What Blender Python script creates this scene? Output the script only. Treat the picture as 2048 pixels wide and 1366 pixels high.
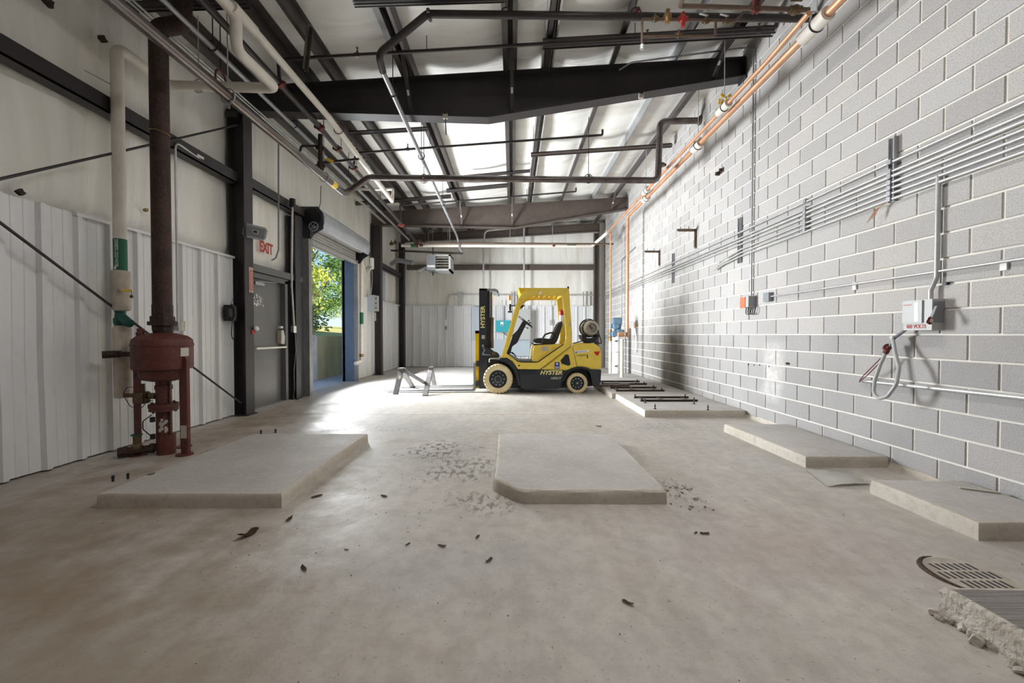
import bpy, bmesh, math, random
from mathutils import Vector, Matrix
random.seed(7)
C = bpy.context.scene.collection
S = bpy.context.scene
for o in list(bpy.data.objects): bpy.data.objects.remove(o)

# ------------------------------------------------------------------ camera
F = 808.0; PITCH = math.radians(1.0); CAMZ = 1.22
cam = bpy.data.cameras.new('camera'); camo = bpy.data.objects.new('camera', cam); C.objects.link(camo)
camo.location = (0, 0, CAMZ); camo.rotation_euler = (math.pi/2 - PITCH, 0, 0)
cam.sensor_width = 36; cam.lens = F/2048*36; cam.clip_start = .05; cam.clip_end = 400
S.camera = camo

# ------------------------------------------------------------------ world, sun, daylight through the roll-up door, exposure
w = bpy.data.worlds.new('sky'); S.world = w; w.use_nodes = True
nt = w.node_tree; bg = nt.nodes['Background']
sky = nt.nodes.new('ShaderNodeTexSky'); sky.sky_type = 'HOSEK_WILKIE'; sky.turbidity = 3.0; sky.ground_albedo = .3
sky.sun_direction = Vector((.75, -.45, .55)).normalized()
nt.links.new(sky.outputs[0], bg.inputs[0]); bg.inputs[1].default_value = 3.3
sun = bpy.data.lights.new('sun', 'SUN'); sun.energy = 5.0; sun.angle = .01; sun.color = (1, .93, .8)
suno = bpy.data.objects.new('sun', sun); C.objects.link(suno)
suno.rotation_euler = Vector((.75, -.45, .62)).to_track_quat('Z', 'Y').to_euler(); suno.location = (20, -12, 20)
dl = bpy.data.lights.new('door_daylight', 'AREA'); dl.shape = 'RECTANGLE'; dl.size = 2.2; dl.size_y = 1.9
dl.energy = 490; dl.color = (.93, .97, 1.0); dl.spread = math.radians(143)
dlo = bpy.data.objects.new('door_daylight', dl); C.objects.link(dlo)
dlo.location = (-4.1, 9.3, 1.75)
dlo.rotation_euler = (0, math.radians(-90), 0)      # faces +X, into the room
S.view_settings.view_transform = 'Standard'; S.view_settings.look = 'None'
S.view_settings.exposure = 0.75; S.view_settings.gamma = 1.0; S.view_settings.use_curve_mapping = False
try:
    S.cycles.max_bounces = 8; S.cycles.diffuse_bounces = 7; S.cycles.glossy_bounces = 3; S.cycles.transmission_bounces = 2; S.cycles.adaptive_threshold = .03; S.cycles.use_light_tree = False
    S.cycles.sample_clamp_indirect = 6; S.cycles.use_denoising = True
except Exception: pass

# ------------------------------------------------------------------ room measures (metres; camera stands at x = y = 0)
XR = 3.47            # face of the block wall
XL = -4.15           # inner face of the left liner panels
XI = -4.23           # left insulation
YB = 15.2            # back wall
YF = -3.2            # wall behind the camera
F1, F2, F3 = 6.12, 12.2, 14.95   # steel frames
def roofz(x): return 4.87 + .059*(x + 4.15)     # top of the rafters = bottom of the purlins

def P(x, y, X=None, Y=None, Z=None):
    """photo pixel -> the point of the room on the plane X=, Y= or Z="""
    u = (x-1024)/F; v = (683-y)/F; c, s = math.cos(PITCH), math.sin(PITCH)
    d = Vector((u, c+v*s, -s+v*c))
    if X is not None: t = X/d.x
    elif Y is not None: t = Y/d.y
    else: t = (Z-CAMZ)/d.z
    return Vector((0, 0, CAMZ)) + d*t

# ------------------------------------------------------------------ materials
def lin(c):
    return tuple(((v/255)/12.92 if v/255 <= .04045 else ((v/255+.055)/1.055)**2.4) for v in c) + (1,)
MATS = {}
def mat(name, col, rough=.6, metal=0., col2=None, scale=4., amt=.5, bump=0., bscale=None, stretch=(1,1,1), col3=None, scale3=60., amt3=.4, spec=.5, rvar=0.):
    if name in MATS: return MATS[name]
    m = bpy.data.materials.new(name); m.use_nodes = True; t = m.node_tree; N = t.nodes; L = t.links
    b = N['Principled BSDF']; b.inputs['Roughness'].default_value = rough; b.inputs['Metallic'].default_value = metal
    b.inputs['Specular IOR Level'].default_value = spec
    b.inputs['Base Color'].default_value = lin(col); m.diffuse_color = lin(col)
    if col2 or bump or col3 or rvar:
        g = N.new('ShaderNodeNewGeometry'); mp = N.new('ShaderNodeMapping'); mp.inputs['Scale'].default_value = stretch
        L.new(g.outputs['Position'], mp.inputs['Vector'])
    last = None
    if col2:
        n = N.new('ShaderNodeTexNoise'); n.inputs['Scale'].default_value = scale; n.inputs['Detail'].default_value = 5; n.inputs['Roughness'].default_value = .6
        L.new(mp.outputs[0], n.inputs['Vector'])
        r = N.new('ShaderNodeValToRGB'); r.color_ramp.elements[0].position = .5-.5*(1-amt)*.6-.02; r.color_ramp.elements[1].position = .5+.5*(1-amt)*.6+.02
        r.color_ramp.elements[0].color = lin(col); r.color_ramp.elements[1].color = lin(col2)
        L.new(n.outputs['Fac'], r.inputs[0]); last = r.outputs[0]
    if col3:
        n3 = N.new('ShaderNodeTexNoise'); n3.inputs['Scale'].default_value = scale3; n3.inputs['Detail'].default_value = 3
        L.new(mp.outputs[0], n3.inputs['Vector'])
        r3 = N.new('ShaderNodeValToRGB'); r3.color_ramp.elements[0].position = .5; r3.color_ramp.elements[1].position = .75
        r3.color_ramp.elements[0].color = (0,0,0,1); r3.color_ramp.elements[1].color = (amt3,)*3+(1,)
        L.new(n3.outputs['Fac'], r3.inputs[0])
        mx = N.new('ShaderNodeMix'); mx.data_type = 'RGBA'; L.new(r3.outputs[0], mx.inputs['Factor'])
        if last is not None: L.new(last, mx.inputs['A'])
        else: mx.inputs['A'].default_value = lin(col)
        mx.inputs['B'].default_value = lin(col3); last = mx.outputs['Result']
    if last is not None: L.new(last, b.inputs['Base Color'])
    if bump:
        nb = N.new('ShaderNodeTexNoise'); nb.inputs['Scale'].default_value = bscale or scale*3; nb.inputs['Detail'].default_value = 4
        L.new(mp.outputs[0], nb.inputs['Vector'])
        bp = N.new('ShaderNodeBump'); bp.inputs['Strength'].default_value = bump; bp.inputs['Distance'].default_value = .02
        L.new(nb.outputs['Fac'], bp.inputs['Height']); L.new(bp.outputs[0], b.inputs['Normal'])
    if rvar:
        nr = N.new('ShaderNodeTexNoise'); nr.inputs['Scale'].default_value = 1.3; nr.inputs['Detail'].default_value = 5; L.new(mp.outputs[0], nr.inputs['Vector'])
        mr = N.new('ShaderNodeMapRange'); mr.inputs['From Min'].default_value = .35; mr.inputs['From Max'].default_value = .65
        mr.inputs['To Min'].default_value = rough-rvar; mr.inputs['To Max'].default_value = rough+rvar
        L.new(nr.outputs['Fac'], mr.inputs[0]); L.new(mr.outputs[0], b.inputs['Roughness'])
    MATS[name] = m; return m

M = dict(
 beam   = mat('frame_paint', (58,53,54), .5, 0, (48,44,46), 3, .3),
 beamd  = mat('purlin_paint', (66,63,65), .42, .1, (82,74,70), 2.5, .3, stretch=(1,.2,1)),
 brown  = mat('red_oxide_paint', (94,82,76), .5, 0, (78,68,63), 5, .3),
 galv   = mat('galvanised', (176,177,180), .38, .55, (150,152,156), 9, .4),
 galvw  = mat('conduit_steel', (205,205,203), .35, .35, (180,180,180), 7, .4),
 blackp = mat('black_pipe', (52,49,50), .38, .25, (66,60,58), 6, .4),
 steelp = mat('bare_steel_pipe', (128,122,121), .3, .8, (96,84,78), 5, .4, stretch=(1,.3,1)),
 brownp = mat('brown_pipe', (116,98,84), .45, .2, (92,76,64), 6, .4),
 jacket = mat('white_pipe_jacket', (228,222,212), .55, 0, (212,205,194), 5, .4),
 jacketd= mat('dirty_pipe_jacket', (214,205,190), .6, 0, (176,164,146), 7, .45),
 rust   = mat('rusty_pipe', (66,46,38), .7, .1, (40,28,25), 5, .4, .3, 40, col3=(120,88,68), scale3=60, amt3=.35),
 tank   = mat('oxide_red_tank', (104,50,44), .55, 0, (78,40,36), 5, .4, .15, 40, col3=(132,88,70), scale3=30, amt3=.35),
 copper = mat('copper', (214,166,132), .45, .35, (194,142,108), 4, .4),
 brass  = mat('brass', (150,120,78), .4, .6),
 bronze = mat('bronze_fitting', (120,100,72), .45, .5, (86,70,52), 30, .4),
 white  = mat('white_paint', (235,234,230), .5),
 backw  = mat('dull_front_wall', (120,112,104), .7),
 cream  = mat('cream_sheet', (222,217,206), .5, 0, (208,202,190), 3, .4),
 liner  = mat('liner_panel_white', (228,229,230), .4, .05, (216,216,217), .8, .3, .02, 4, stretch=(1,1,.4), col3=(170,162,150), scale3=16, amt3=.12),
 doorg  = mat('grey_door_paint', (112,110,107), .35, .05, (98,96,94), 1.5, .3),
 framg  = mat('grey_frame_paint', (98,98,98), .45),
 jambb  = mat('blue_grey_jamb', (104,118,142), .5, 0, (92,106,130), 3, .4),
 guideg = mat('worn_grey_guide', (150,150,148), .5, .2, (122,122,122), 3, .4),
 cond   = mat('dull_conduit', (150,151,153), .42, .3, (132,133,136), 6, .4),
 jambd  = mat('dark_jamb', (78,80,86), .45, .1),
 hood   = mat('galvanised_hood', (186,190,196), .36, .35, (170,174,180), 3, .4),
 slat   = mat('curtain_slat', (176,174,170), .45, .2, (160,158,154), 4, .4),
 dark   = mat('dark_cast_metal', (46,47,50), .5, .3),
 black  = mat('black_plastic', (30,30,32), .45),
 rubber = mat('black_rubber', (28,28,29), .65),
 grey   = mat('grey_enamel', (176,178,176), .45),
 greyd  = mat('grey_box', (132,136,140), .5),
 bluebox= mat('pale_blue_grey_box', (176,188,198), .45),
 teal   = mat('teal_enamel', (48,160,172), .4),
 bluev  = mat('blue_cast_iron', (112,142,164), .5, 0, (88,118,140), 12, .4),
 green  = mat('green_label', (28,104,72), .5),
 greenc = mat('green_bronze_cap', (52,104,92), .55, .2, (36,84,76), 12, .4),
 red    = mat('red_paint', (170,44,36), .45),
 reddk  = mat('red_clamp', (104,42,40), .55),
 exitr  = mat('exit_red', (176,62,48), .5),
 orange = mat('orange_box', (226,110,70), .5),
 ylabel = mat('yellow_label', (240,205,70), .5),
 plate  = mat('nameplate', (196,190,178), .4, .3),
 paper  = mat('pale_sheet', (228,226,221), .6, 0, (212,209,204), 4, .4),
 leaf   = mat('dry_leaf', (112,90,68), .8, 0, (76,60,46), 30, .4),
 yel    = mat('forklift_yellow', (240,212,92), .38, 0, (232,202,82), 3, .4, col3=(150,124,50), scale3=11, amt3=.18),
 yeld   = mat('forklift_yellow_plain', (240,196,28), .4),
 fblack = mat('forklift_black', (38,41,48), .42, 0, (48,51,58), 4, .4),
 tyre   = mat('cream_tyre', (232,216,172), .75, 0, (214,196,150), 6, .4, .2, 40),
 chrome = mat('chrome_rod', (190,190,190), .15, .9),
 vinylb = mat('black_vinyl_seat', (40,39,40), .5),
 lpg    = mat('gas_cylinder', (188,184,174), .45, .25, (150,142,128), 8, .4),
 lens   = mat('red_lens', (196,44,30), .25),
 amber  = mat('amber_lens', (214,140,40), .3),
 bluest = mat('blue_sticker', (52,74,150), .5),
 cream2 = mat('yellow_lettering', (232,222,150), .5),
 floods = mat('flood_lens', (245,244,238), .2),
)

# concrete pads / floor ----------------------------------------------------
def concrete(name, c1, c2, rough, speck, stretch=(1,1,1), broom=False):
    return mat(name, c1, rough, 0, c2, 1.6, .35, .12, 90, stretch, col3=speck, scale3=26, amt3=.35, rvar=.08)
M['pad']  = concrete('pad_concrete', (190,186,182), (168,163,159), .75, (214,210,206))
M['pade'] = concrete('pad_edge_concrete', (208,202,192), (178,168,154), .85, (140,128,110))
M['padrough'] = mat('broken_concrete', (206,200,190), .9, 0, (168,158,146), 9, .4, .8, 45, col3=(120,112,104), scale3=40, amt3=.5)
M['padbroom'] = mat('broom_finish_concrete', (150,146,142), .85, 0, (128,122,118), 6, .3, .8, 30, stretch=(.15,5,1), col3=(104,98,94), scale3=18, amt3=.5)

def floor_material():
    m = bpy.data.materials.new('floor_concrete'); m.use_nodes = True; t = m.node_tree; N = t.nodes; L = t.links
    b = N['Principled BSDF']
    g = N.new('ShaderNodeNewGeometry')
    def noise(scale, detail=5, st=(1,1,1), loc=(0,0,0)):
        mp = N.new('ShaderNodeMapping'); mp.inputs['Scale'].default_value = st; mp.inputs['Location'].default_value = loc
        L.new(g.outputs['Position'], mp.inputs[0]); n = N.new('ShaderNodeTexNoise'); n.inputs['Scale'].default_value = scale
        n.inputs['Detail'].default_value = detail; n.inputs['Roughness'].default_value = .62; L.new(mp.outputs[0], n.inputs[0]); return n.outputs['Fac']
    def ramp(src, p0, p1, c0, c1):
        r = N.new('ShaderNodeValToRGB'); r.color_ramp.elements[0].position = p0; r.color_ramp.elements[1].position = p1
        r.color_ramp.elements[0].color = c0; r.color_ramp.elements[1].color = c1; L.new(src, r.inputs[0]); return r.outputs[0]
    def mix(f, a, bb, mode='MIX'):
        x = N.new('ShaderNodeMix'); x.data_type = 'RGBA'; x.blend_type = mode
        if isinstance(f, float): x.inputs['Factor'].default_value = f
        else: L.new(f, x.inputs['Factor'])
        for s, v in (('A', a), ('B', bb)):
            if isinstance(v, tuple): x.inputs[s].default_value = v
            else: L.new(v, x.inputs[s])
        return x.outputs['Result']
    def blob(cx, cy, rx, ry, nsrc, soft=.5):
        sx = N.new('ShaderNodeMapping'); sx.inputs['Location'].default_value = (-cx/rx, -cy/ry, 0); sx.inputs['Scale'].default_value = (1/rx, 1/ry, 0)
        L.new(g.outputs['Position'], sx.inputs[0]); ln = N.new('ShaderNodeVectorMath'); ln.operation = 'LENGTH'; L.new(sx.outputs[0], ln.inputs[0])
        ad = N.new('ShaderNodeMath'); ad.operation = 'ADD'; L.new(ln.outputs['Value'], ad.inputs[0])
        sc = N.new('ShaderNodeMath'); sc.operation = 'MULTIPLY_ADD'; L.new(nsrc, sc.inputs[0]); sc.inputs[1].default_value = 2.2; sc.inputs[2].default_value = -1.1
        L.new(sc.outputs[0], ad.inputs[1])
        mr = N.new('ShaderNodeMapRange'); mr.inputs['From Min'].default_value = 1.0; mr.inputs['From Max'].default_value = 1.0-soft; L.new(ad.outputs[0], mr.inputs[0]); return mr.outputs[0]
    W1 = (1,1,1,1); K = (0,0,0,1)
    base = ramp(noise(.7), .36, .66, lin((194,188,180)), lin((180,175,169)))
    streak = ramp(noise(3.2, 6, (1,.25,1)), .45, .75, K, (.4,)*3+(1,))
    base = mix(streak, base, lin((138,126,112)))
    bluish = ramp(noise(.9, 4, (1,1,1), (7,3,1)), .5, .7, K, (.5,)*3+(1,))
    base = mix(bluish, base, lin((168,166,168)))
    light = ramp(noise(5, 6, (1,.6,1), (2,9,4)), .52, .75, K, (.4,)*3+(1,))
    base = mix(light, base, lin((208,200,188)))
    mott = ramp(noise(11, 5, (1,.9,1), (5,1,2)), .42, .60, K, (.34,)*3+(1,))
    base = mix(mott, base, lin((150,143,136)))
    drag = ramp(noise(7, 4, (.5,3,1), (1,8,3)), .58, .72, K, (.16,)*3+(1,))
    base = mix(drag, base, lin((132,124,114)))
    sp = ramp(noise(55, 3), .62, .72, K, (.6,)*3+(1,))
    base = mix(sp, base, lin((92,80,68)))
    # dark, crusty spill between the two middle pads and crumbs beside the chipped pad
    fine = noise(24, 6, (1, .5, 1)); wide = noise(3, 4)
    gate = ramp(fine, .5, .58, K, W1)
    for (cx, cy, rx, ry, k) in ((-.80, 4.25, .42, .42, .85), (-.50, 3.65, .35, .5, .7), (-.2, 2.95, .3, .25, .6), (1.28, 3.2, .22, .35, .6), (-1.9, 5.2, .7, .28, .5), (1.9, 5.35, .6, .25, .35)):
        f = blob(cx, cy, rx, ry, wide); mm = N.new('ShaderNodeMath'); mm.operation = 'MULTIPLY'; L.new(f, mm.inputs[0]); L.new(gate, mm.inputs[1])
        m2 = N.new('ShaderNodeMath'); m2.operation = 'MULTIPLY'; L.new(mm.outputs[0], m2.inputs[0]); m2.inputs[1].default_value = k
        base = mix(m2.outputs[0], base, lin((74,70,68)))
    for (cx, cy, rx, ry, k, c) in ((1.55, 2.3, 1.0, .6, .25, (150,122,112)), (-3.0, 2.0, 1.9, 2.4, .75, (134,114,90)), (-3.6, 5.2, .6, 2.2, .7, (132,110,86)), (-1.6, 1.4, 1.7, 1.1, .5, (142,126,104))):  # brown dust; the big front-left blob also paints in that corner's dimness
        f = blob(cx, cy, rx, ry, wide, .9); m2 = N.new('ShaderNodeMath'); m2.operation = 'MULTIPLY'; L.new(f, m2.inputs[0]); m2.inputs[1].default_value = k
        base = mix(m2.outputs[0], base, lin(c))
    L.new(base, b.inputs['Base Color'])
    mr = N.new('ShaderNodeMapRange'); mr.inputs['From Min'].default_value = .35; mr.inputs['From Max'].default_value = .65; mr.inputs['To Min'].default_value = .42; mr.inputs['To Max'].default_value = .66
    L.new(noise(1.8, 6), mr.inputs[0]); L.new(mr.outputs[0], b.inputs['Roughness'])
    bp = N.new('ShaderNodeBump'); bp.inputs['Strength'].default_value = .1; bp.inputs['Distance'].default_value = .02; L.new(noise(24, 5), bp.inputs['Height']); L.new(bp.outputs[0], b.inputs['Normal'])
    return m
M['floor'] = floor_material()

def block_material():
    """grey block: every block its own tone, fine speckle, soot mark, darker lowest six courses, lime bloom"""
    m = bpy.data.materials.new('concrete_block'); m.use_nodes = True; t = m.node_tree; N = t.nodes; L = t.links
    b = N['Principled BSDF']; b.inputs['Roughness'].default_value = .85
    g = N.new('ShaderNodeNewGeometry'); se = N.new('ShaderNodeSeparateXYZ'); L.new(g.outputs['Position'], se.inputs[0])
    def ma(op, a, bb=None, c=None):
        n = N.new('ShaderNodeMath'); n.operation = op
        for i, v in enumerate((a, bb, c)):
            if v is None: continue
            if isinstance(v, (int, float)): n.inputs[i].default_value = v
            else: L.new(v, n.inputs[i])
        return n.outputs[0]
    course = ma('FLOOR', ma('DIVIDE', se.outputs['Z'], .2032))
    odd = ma('MODULO', course, 2.0)
    yy = ma('FLOOR', ma('DIVIDE', ma('ADD', ma('SUBTRACT', se.outputs['Y'], .223-4.064), ma('MULTIPLY', ma('SUBTRACT', 1.0, odd), .2032)), .4064))
    cb = N.new('ShaderNodeCombineXYZ'); L.new(yy, cb.inputs[0]); L.new(course, cb.inputs[1])
    wn = N.new('ShaderNodeTexWhiteNoise'); wn.noise_dimensions = '2D'; L.new(cb.outputs[0], wn.inputs['Vector'])
    def noise(scale, detail=5, st=(1,1,1)):
        mp = N.new('ShaderNodeMapping'); mp.inputs['Scale'].default_value = st; L.new(g.outputs['Position'], mp.inputs[0])
        n = N.new('ShaderNodeTexNoise'); n.inputs['Scale'].default_value = scale; n.inputs['Detail'].default_value = detail; L.new(mp.outputs[0], n.inputs[0]); return n.outputs['Fac']
    def ramp(src, p0, p1, c0, c1):
        r = N.new('ShaderNodeValToRGB'); r.color_ramp.elements[0].position = p0; r.color_ramp.elements[1].position = p1
        r.color_ramp.elements[0].color = c0; r.color_ramp.elements[1].color = c1; L.new(src, r.inputs[0]); return r.outputs[0]
    def mix(f, a, bb):
        x = N.new('ShaderNodeMix'); x.data_type = 'RGBA'
        if isinstance(f, float): x.inputs['Factor'].default_value = f
        else: L.new(f, x.inputs['Factor'])
        for s, v in (('A', a), ('B', bb)):
            if isinstance(v, tuple): x.inputs[s].default_value = v
            else: L.new(v, x.inputs[s])
        return x.outputs['Result']
    base = ramp(wn.outputs['Value'], 0, 1, lin((174,171,169)), lin((192,190,188)))
    base = mix(ramp(wn.outputs['Value'], .82, .84, (0,0,0,1), (.3,)*3+(1,)), base, lin((188,178,172)))
    sp = ramp(noise(120, 2), .45, .7, (0,0,0,1), (.5,)*3+(1,))
    base = mix(sp, base, lin((128,125,124)))
    base = mix(ramp(noise(90, 2, (1,1.1,1.3)), .58, .72, (0,0,0,1), (.5,)*3+(1,)), base, lin((214,211,207)))
    low = ma('LESS_THAN', course, 5.5)
    lowf = ma('MULTIPLY', low, ma('MULTIPLY_ADD', noise(1.1), .9, -.1))
    base = mix(lowf, base, lin((132,131,132)))
    def band(src, c, wd, soft):   # 1 inside |src-c|<wd
        d = ma('ABSOLUTE', ma('SUBTRACT', src, c)); mr = N.new('ShaderNodeMapRange'); mr.inputs['From Min'].default_value = wd+soft; mr.inputs['From Max'].default_value = wd-soft*.3
        L.new(d, mr.inputs[0]); return mr.outputs[0]
    wob = ma('MULTIPLY_ADD', noise(2.2), .9, -.45)
    ysh = ma('ADD', se.outputs['Y'], wob)
    soot = ma('MULTIPLY', band(ysh, 8.5, .3, .35), band(se.outputs['Z'], .4, .55, .5))
    base = mix(ma('MULTIPLY', soot, .62), base, lin((78,68,60)))
    soot2 = ma('MULTIPLY', band(ysh, 9.6, 1.1, .8), band(se.outputs['Z'], .5, .8, .6))
    base = mix(ma('MULTIPLY', soot2, .45), base, lin((104,100,88)))
    bloom = ma('MULTIPLY', band(ma('MULTIPLY_ADD', se.outputs['Z'], .18, ma('ADD', se.outputs['Y'], ma('MULTIPLY', wob, .5))), 5.48, .16, .12), band(se.outputs['Z'], .72, .32, .12))
    base = mix(ma('MULTIPLY', bloom, ma('MULTIPLY_ADD', noise(14), .9, -.1)), base, lin((232,230,227)))
    L.new(base, b.inputs['Base Color'])
    bp = N.new('ShaderNodeBump'); bp.inputs['Strength'].default_value = .35; bp.inputs['Distance'].default_value = .006; L.new(noise(140, 3), bp.inputs['Height']); L.new(bp.outputs[0], b.inputs['Normal'])
    return m
M['block'] = block_material()
M['mortar'] = mat('mortar', (238,234,226), .9, 0, (224,219,210), 3, .4)

def vinyl_material(name, c, c2, st):
    m = bpy.data.materials.new(name); m.use_nodes = True; t = m.node_tree; N = t.nodes; L = t.links
    b = N['Principled BSDF']; b.inputs['Roughness'].default_value = .5
    g = N.new('ShaderNodeNewGeometry'); mp = N.new('ShaderNodeMapping'); mp.inputs['Scale'].default_value = st; L.new(g.outputs['Position'], mp.inputs[0])
    n = N.new('ShaderNodeTexNoise'); n.inputs['Scale'].default_value = 1.8; n.inputs['Detail'].default_value = 4; n.inputs['Distortion'].default_value = .8; L.new(mp.outputs[0], n.inputs[0])
    r = N.new('ShaderNodeValToRGB'); r.color_ramp.elements[0].position = .42; r.color_ramp.elements[1].position = .72; r.color_ramp.elements[0].color = lin(c); r.color_ramp.elements[1].color = lin(c2)
    L.new(n.outputs['Fac'], r.inputs[0]); L.new(r.outputs[0], b.inputs['Base Color'])
    bp = N.new('ShaderNodeBump'); bp.inputs['Strength'].default_value = .8; bp.inputs['Distance'].default_value = .07; L.new(n.outputs['Fac'], bp.inputs['Height']); L.new(bp.outputs[0], b.inputs['Normal'])
    return m
M['vinylw'] = vinyl_material('wall_insulation_vinyl', (236,234,228), (222,218,208), (1.2, 1.6, .22))
M['vinylc'] = vinyl_material('roof_insulation_vinyl', (242,241,236), (228,225,217), (.35, 1.5, 1))

# ------------------------------------------------------------------ geometry builder
class G:
    def __init__(s): s.bm = bmesh.new()
    def _bev(s, geom_faces, w, seg=2):
        if w <= 0: return
        es = list({e for f in geom_faces for e in f.edges if len(e.link_faces) == 2 and e.calc_face_angle(0) > .5})
        if es: bmesh.ops.bevel(s.bm, geom=es, offset=w, segments=seg, affect='EDGES', clamp_overlap=True)
    def box(s, x0, x1, y0, y1, z0, z1, bev=0, mx=None):
        vs = [s.bm.verts.new(p) for p in ((x0,y0,z0),(x1,y0,z0),(x1,y1,z0),(x0,y1,z0),(x0,y0,z1),(x1,y0,z1),(x1,y1,z1),(x0,y1,z1))]
        fs = [s.bm.faces.new([vs[i] for i in q]) for q in ((3,2,1,0),(4,5,6,7),(0,1,5,4),(1,2,6,5),(2,3,7,6),(3,0,4,7))]
        if mx is not None: bmesh.ops.transform(s.bm, matrix=mx, verts=vs)
        s._bev(fs, bev); return s
    def cbox(s, c, sz, rot=None, bev=0):
        mx = Matrix.Translation(c) @ (rot.to_4x4() if rot is not None else Matrix.Identity(4))
        return s.box(-sz[0]/2, sz[0]/2, -sz[1]/2, sz[1]/2, -sz[2]/2, sz[2]/2, bev, mx)
    def bar(s, a, b, w, h, up=(0,0,1), bev=0):
        a = Vector(a); b = Vector(b); d = b-a; l = d.length; z = d.normalized(); u = Vector(up)
        x = u.cross(z)
        if x.length < 1e-4: x = Vector((1,0,0)).cross(z)
        x.normalize(); y = z.cross(x)
        mx = Matrix.Translation((a+b)/2) @ Matrix((x, y, z)).transposed().to_4x4()
        return s.box(-w/2, w/2, -h/2, h/2, -l/2, l/2, bev, mx)
    def prism(s, poly, ax, a, b, bev=0, seg=2):
        def pt(u, v, k): return {'Y': (u,k,v), 'X': (k,u,v), 'Z': (u,v,k)}[ax]
        A = [s.bm.verts.new(pt(u,v,a)) for u, v in poly]; B = [s.bm.verts.new(pt(u,v,b)) for u, v in poly]
        n = len(poly); fs = [s.bm.faces.new(A), s.bm.faces.new(B[::-1])]
        for i in range(n):
            j = (i+1) % n; fs.append(s.bm.faces.new((A[j], A[i], B[i], B[j])))
        bmesh.ops.recalc_face_normals(s.bm, faces=fs); s._bev(fs, bev, seg); return s
    def tube(s, path, r, seg=12, fillet=0, caps=True, closed=False):
        path = [Vector(p) for p in path]; path = [p for i, p in enumerate(path) if i == 0 or (p-path[i-1]).length > 1e-5]
        if isinstance(r, (list, tuple)) and len(r) != len(path): r = r[0]
        if fillet and len(path) > 2:
            out = [path[0]]
            for i in range(1, len(path)-1):
                p, q, n = path[i-1], path[i], path[i+1]; a = (p-q); b = (n-q); la, lb = a.length, b.length; a.normalize(); b.normalize()
                ang = a.angle(b)
                if ang > 3.1: out.append(q); continue
                t = min(fillet/math.tan(ang/2), la*.49, lb*.49); s0 = q+a*t; s1 = q+b*t
                for k in range(7):
                    f = k/6; out.append(s0*(1-f)**2 + q*2*f*(1-f) + s1*f*f)
            out.append(path[-1]); path = out
        rings = []; n = len(path); prev = None
        for i, p in enumerate(path):
            d = (path[min(i+1,n-1)]-path[max(i-1,0)])
            if closed: d = path[(i+1)%n]-path[i-1]
            d.normalize()
            if prev is None:
                x = d.cross(Vector((0,0,1)));
                if x.length < .05: x = d.cross(Vector((0,1,0)))
            else: x = prev - d*prev.dot(d)
            x.normalize(); prev = x; y = d.cross(x); rr = r[i] if isinstance(r, (list, tuple)) else r
            rings.append([s.bm.verts.new(p + (x*math.cos(2*math.pi*k/seg) + y*math.sin(2*math.pi*k/seg))*rr) for k in range(seg)])
        m = n if closed else n-1
        for i in range(m):
            A, B = rings[i], rings[(i+1)%n]
            for k in range(seg): s.bm.faces.new((A[k], A[(k+1)%seg], B[(k+1)%seg], B[k]))
        if caps and not closed: s.bm.faces.new(rings[0][::-1]); s.bm.faces.new(rings[-1])
        return s
    def cyl(s, a, b, r, seg=16, r2=None): return s.tube([a, b], [r, r if r2 is None else r2], seg)
    def lathe(s, prof, c, axis='Z', seg=28):
        """prof: (radius, height) pairs along the axis"""
        c = Vector(c); rings = []
        for r, h in prof:
            ring = []
            for k in range(seg):
                a = 2*math.pi*k/seg; u, v = r*math.cos(a), r*math.sin(a)
                ring.append(s.bm.verts.new(c + Vector({'Z': (u,v,h), 'Y': (u,h,v), 'X': (h,u,v)}[axis])))
            rings.append(ring)
        fs = []
        for A, B in zip(rings, rings[1:]):
            for k in range(seg): fs.append(s.bm.faces.new((A[k], A[(k+1)%seg], B[(k+1)%seg], B[k])))
        if prof[0][0] > 1e-4 and prof[-1][0] > 1e-4:      # hollow: close the profile on itself
            A, B = rings[-1], rings[0]
            for k in range(seg): fs.append(s.bm.faces.new((A[k], A[(k+1)%seg], B[(k+1)%seg], B[k])))
        else: fs.append(s.bm.faces.new(rings[0][::-1])); fs.append(s.bm.faces.new(rings[-1]))
        bmesh.ops.recalc_face_normals(s.bm, faces=fs); return s
    def torus(s, c, nrm, R, r, seg=20, seg2=8, squash=1.0):
        c = Vector(c); q = Vector(nrm).to_track_quat('Z', 'Y'); pts = [c + q @ Vector((R*math.cos(2*math.pi*k/seg), R*squash*math.sin(2*math.pi*k/seg), 0)) for k in range(seg)]
        return s.tube(pts, r, seg2, closed=True)
    def ball(s, c, r, seg=12):
        bmesh.ops.create_uvsphere(s.bm, u_segments=seg, v_segments=seg//2+1, radius=r, matrix=Matrix.Translation(c)); return s
    def grid(s, nu, nv, fn):
        V = [[s.bm.verts.new(fn(i/nu, j/nv)) for j in range(nv+1)] for i in range(nu+1)]
        for i in range(nu):
            for j in range(nv): s.bm.faces.new((V[i][j], V[i+1][j], V[i+1][j+1], V[i][j+1]))
        return s
    def loft(s, pts_list):
        R = [[s.bm.verts.new(p) for p in pts] for pts in pts_list]; n = len(R[0])
        for A, B in zip(R, R[1:]):
            for k in range(n): s.bm.faces.new((A[k], A[(k+1)%n], B[(k+1)%n], B[k]))
        s.bm.faces.new(R[0][::-1]); s.bm.faces.new(R[-1]); bmesh.ops.recalc_face_normals(s.bm, faces=s.bm.faces[:]); return s

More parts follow.
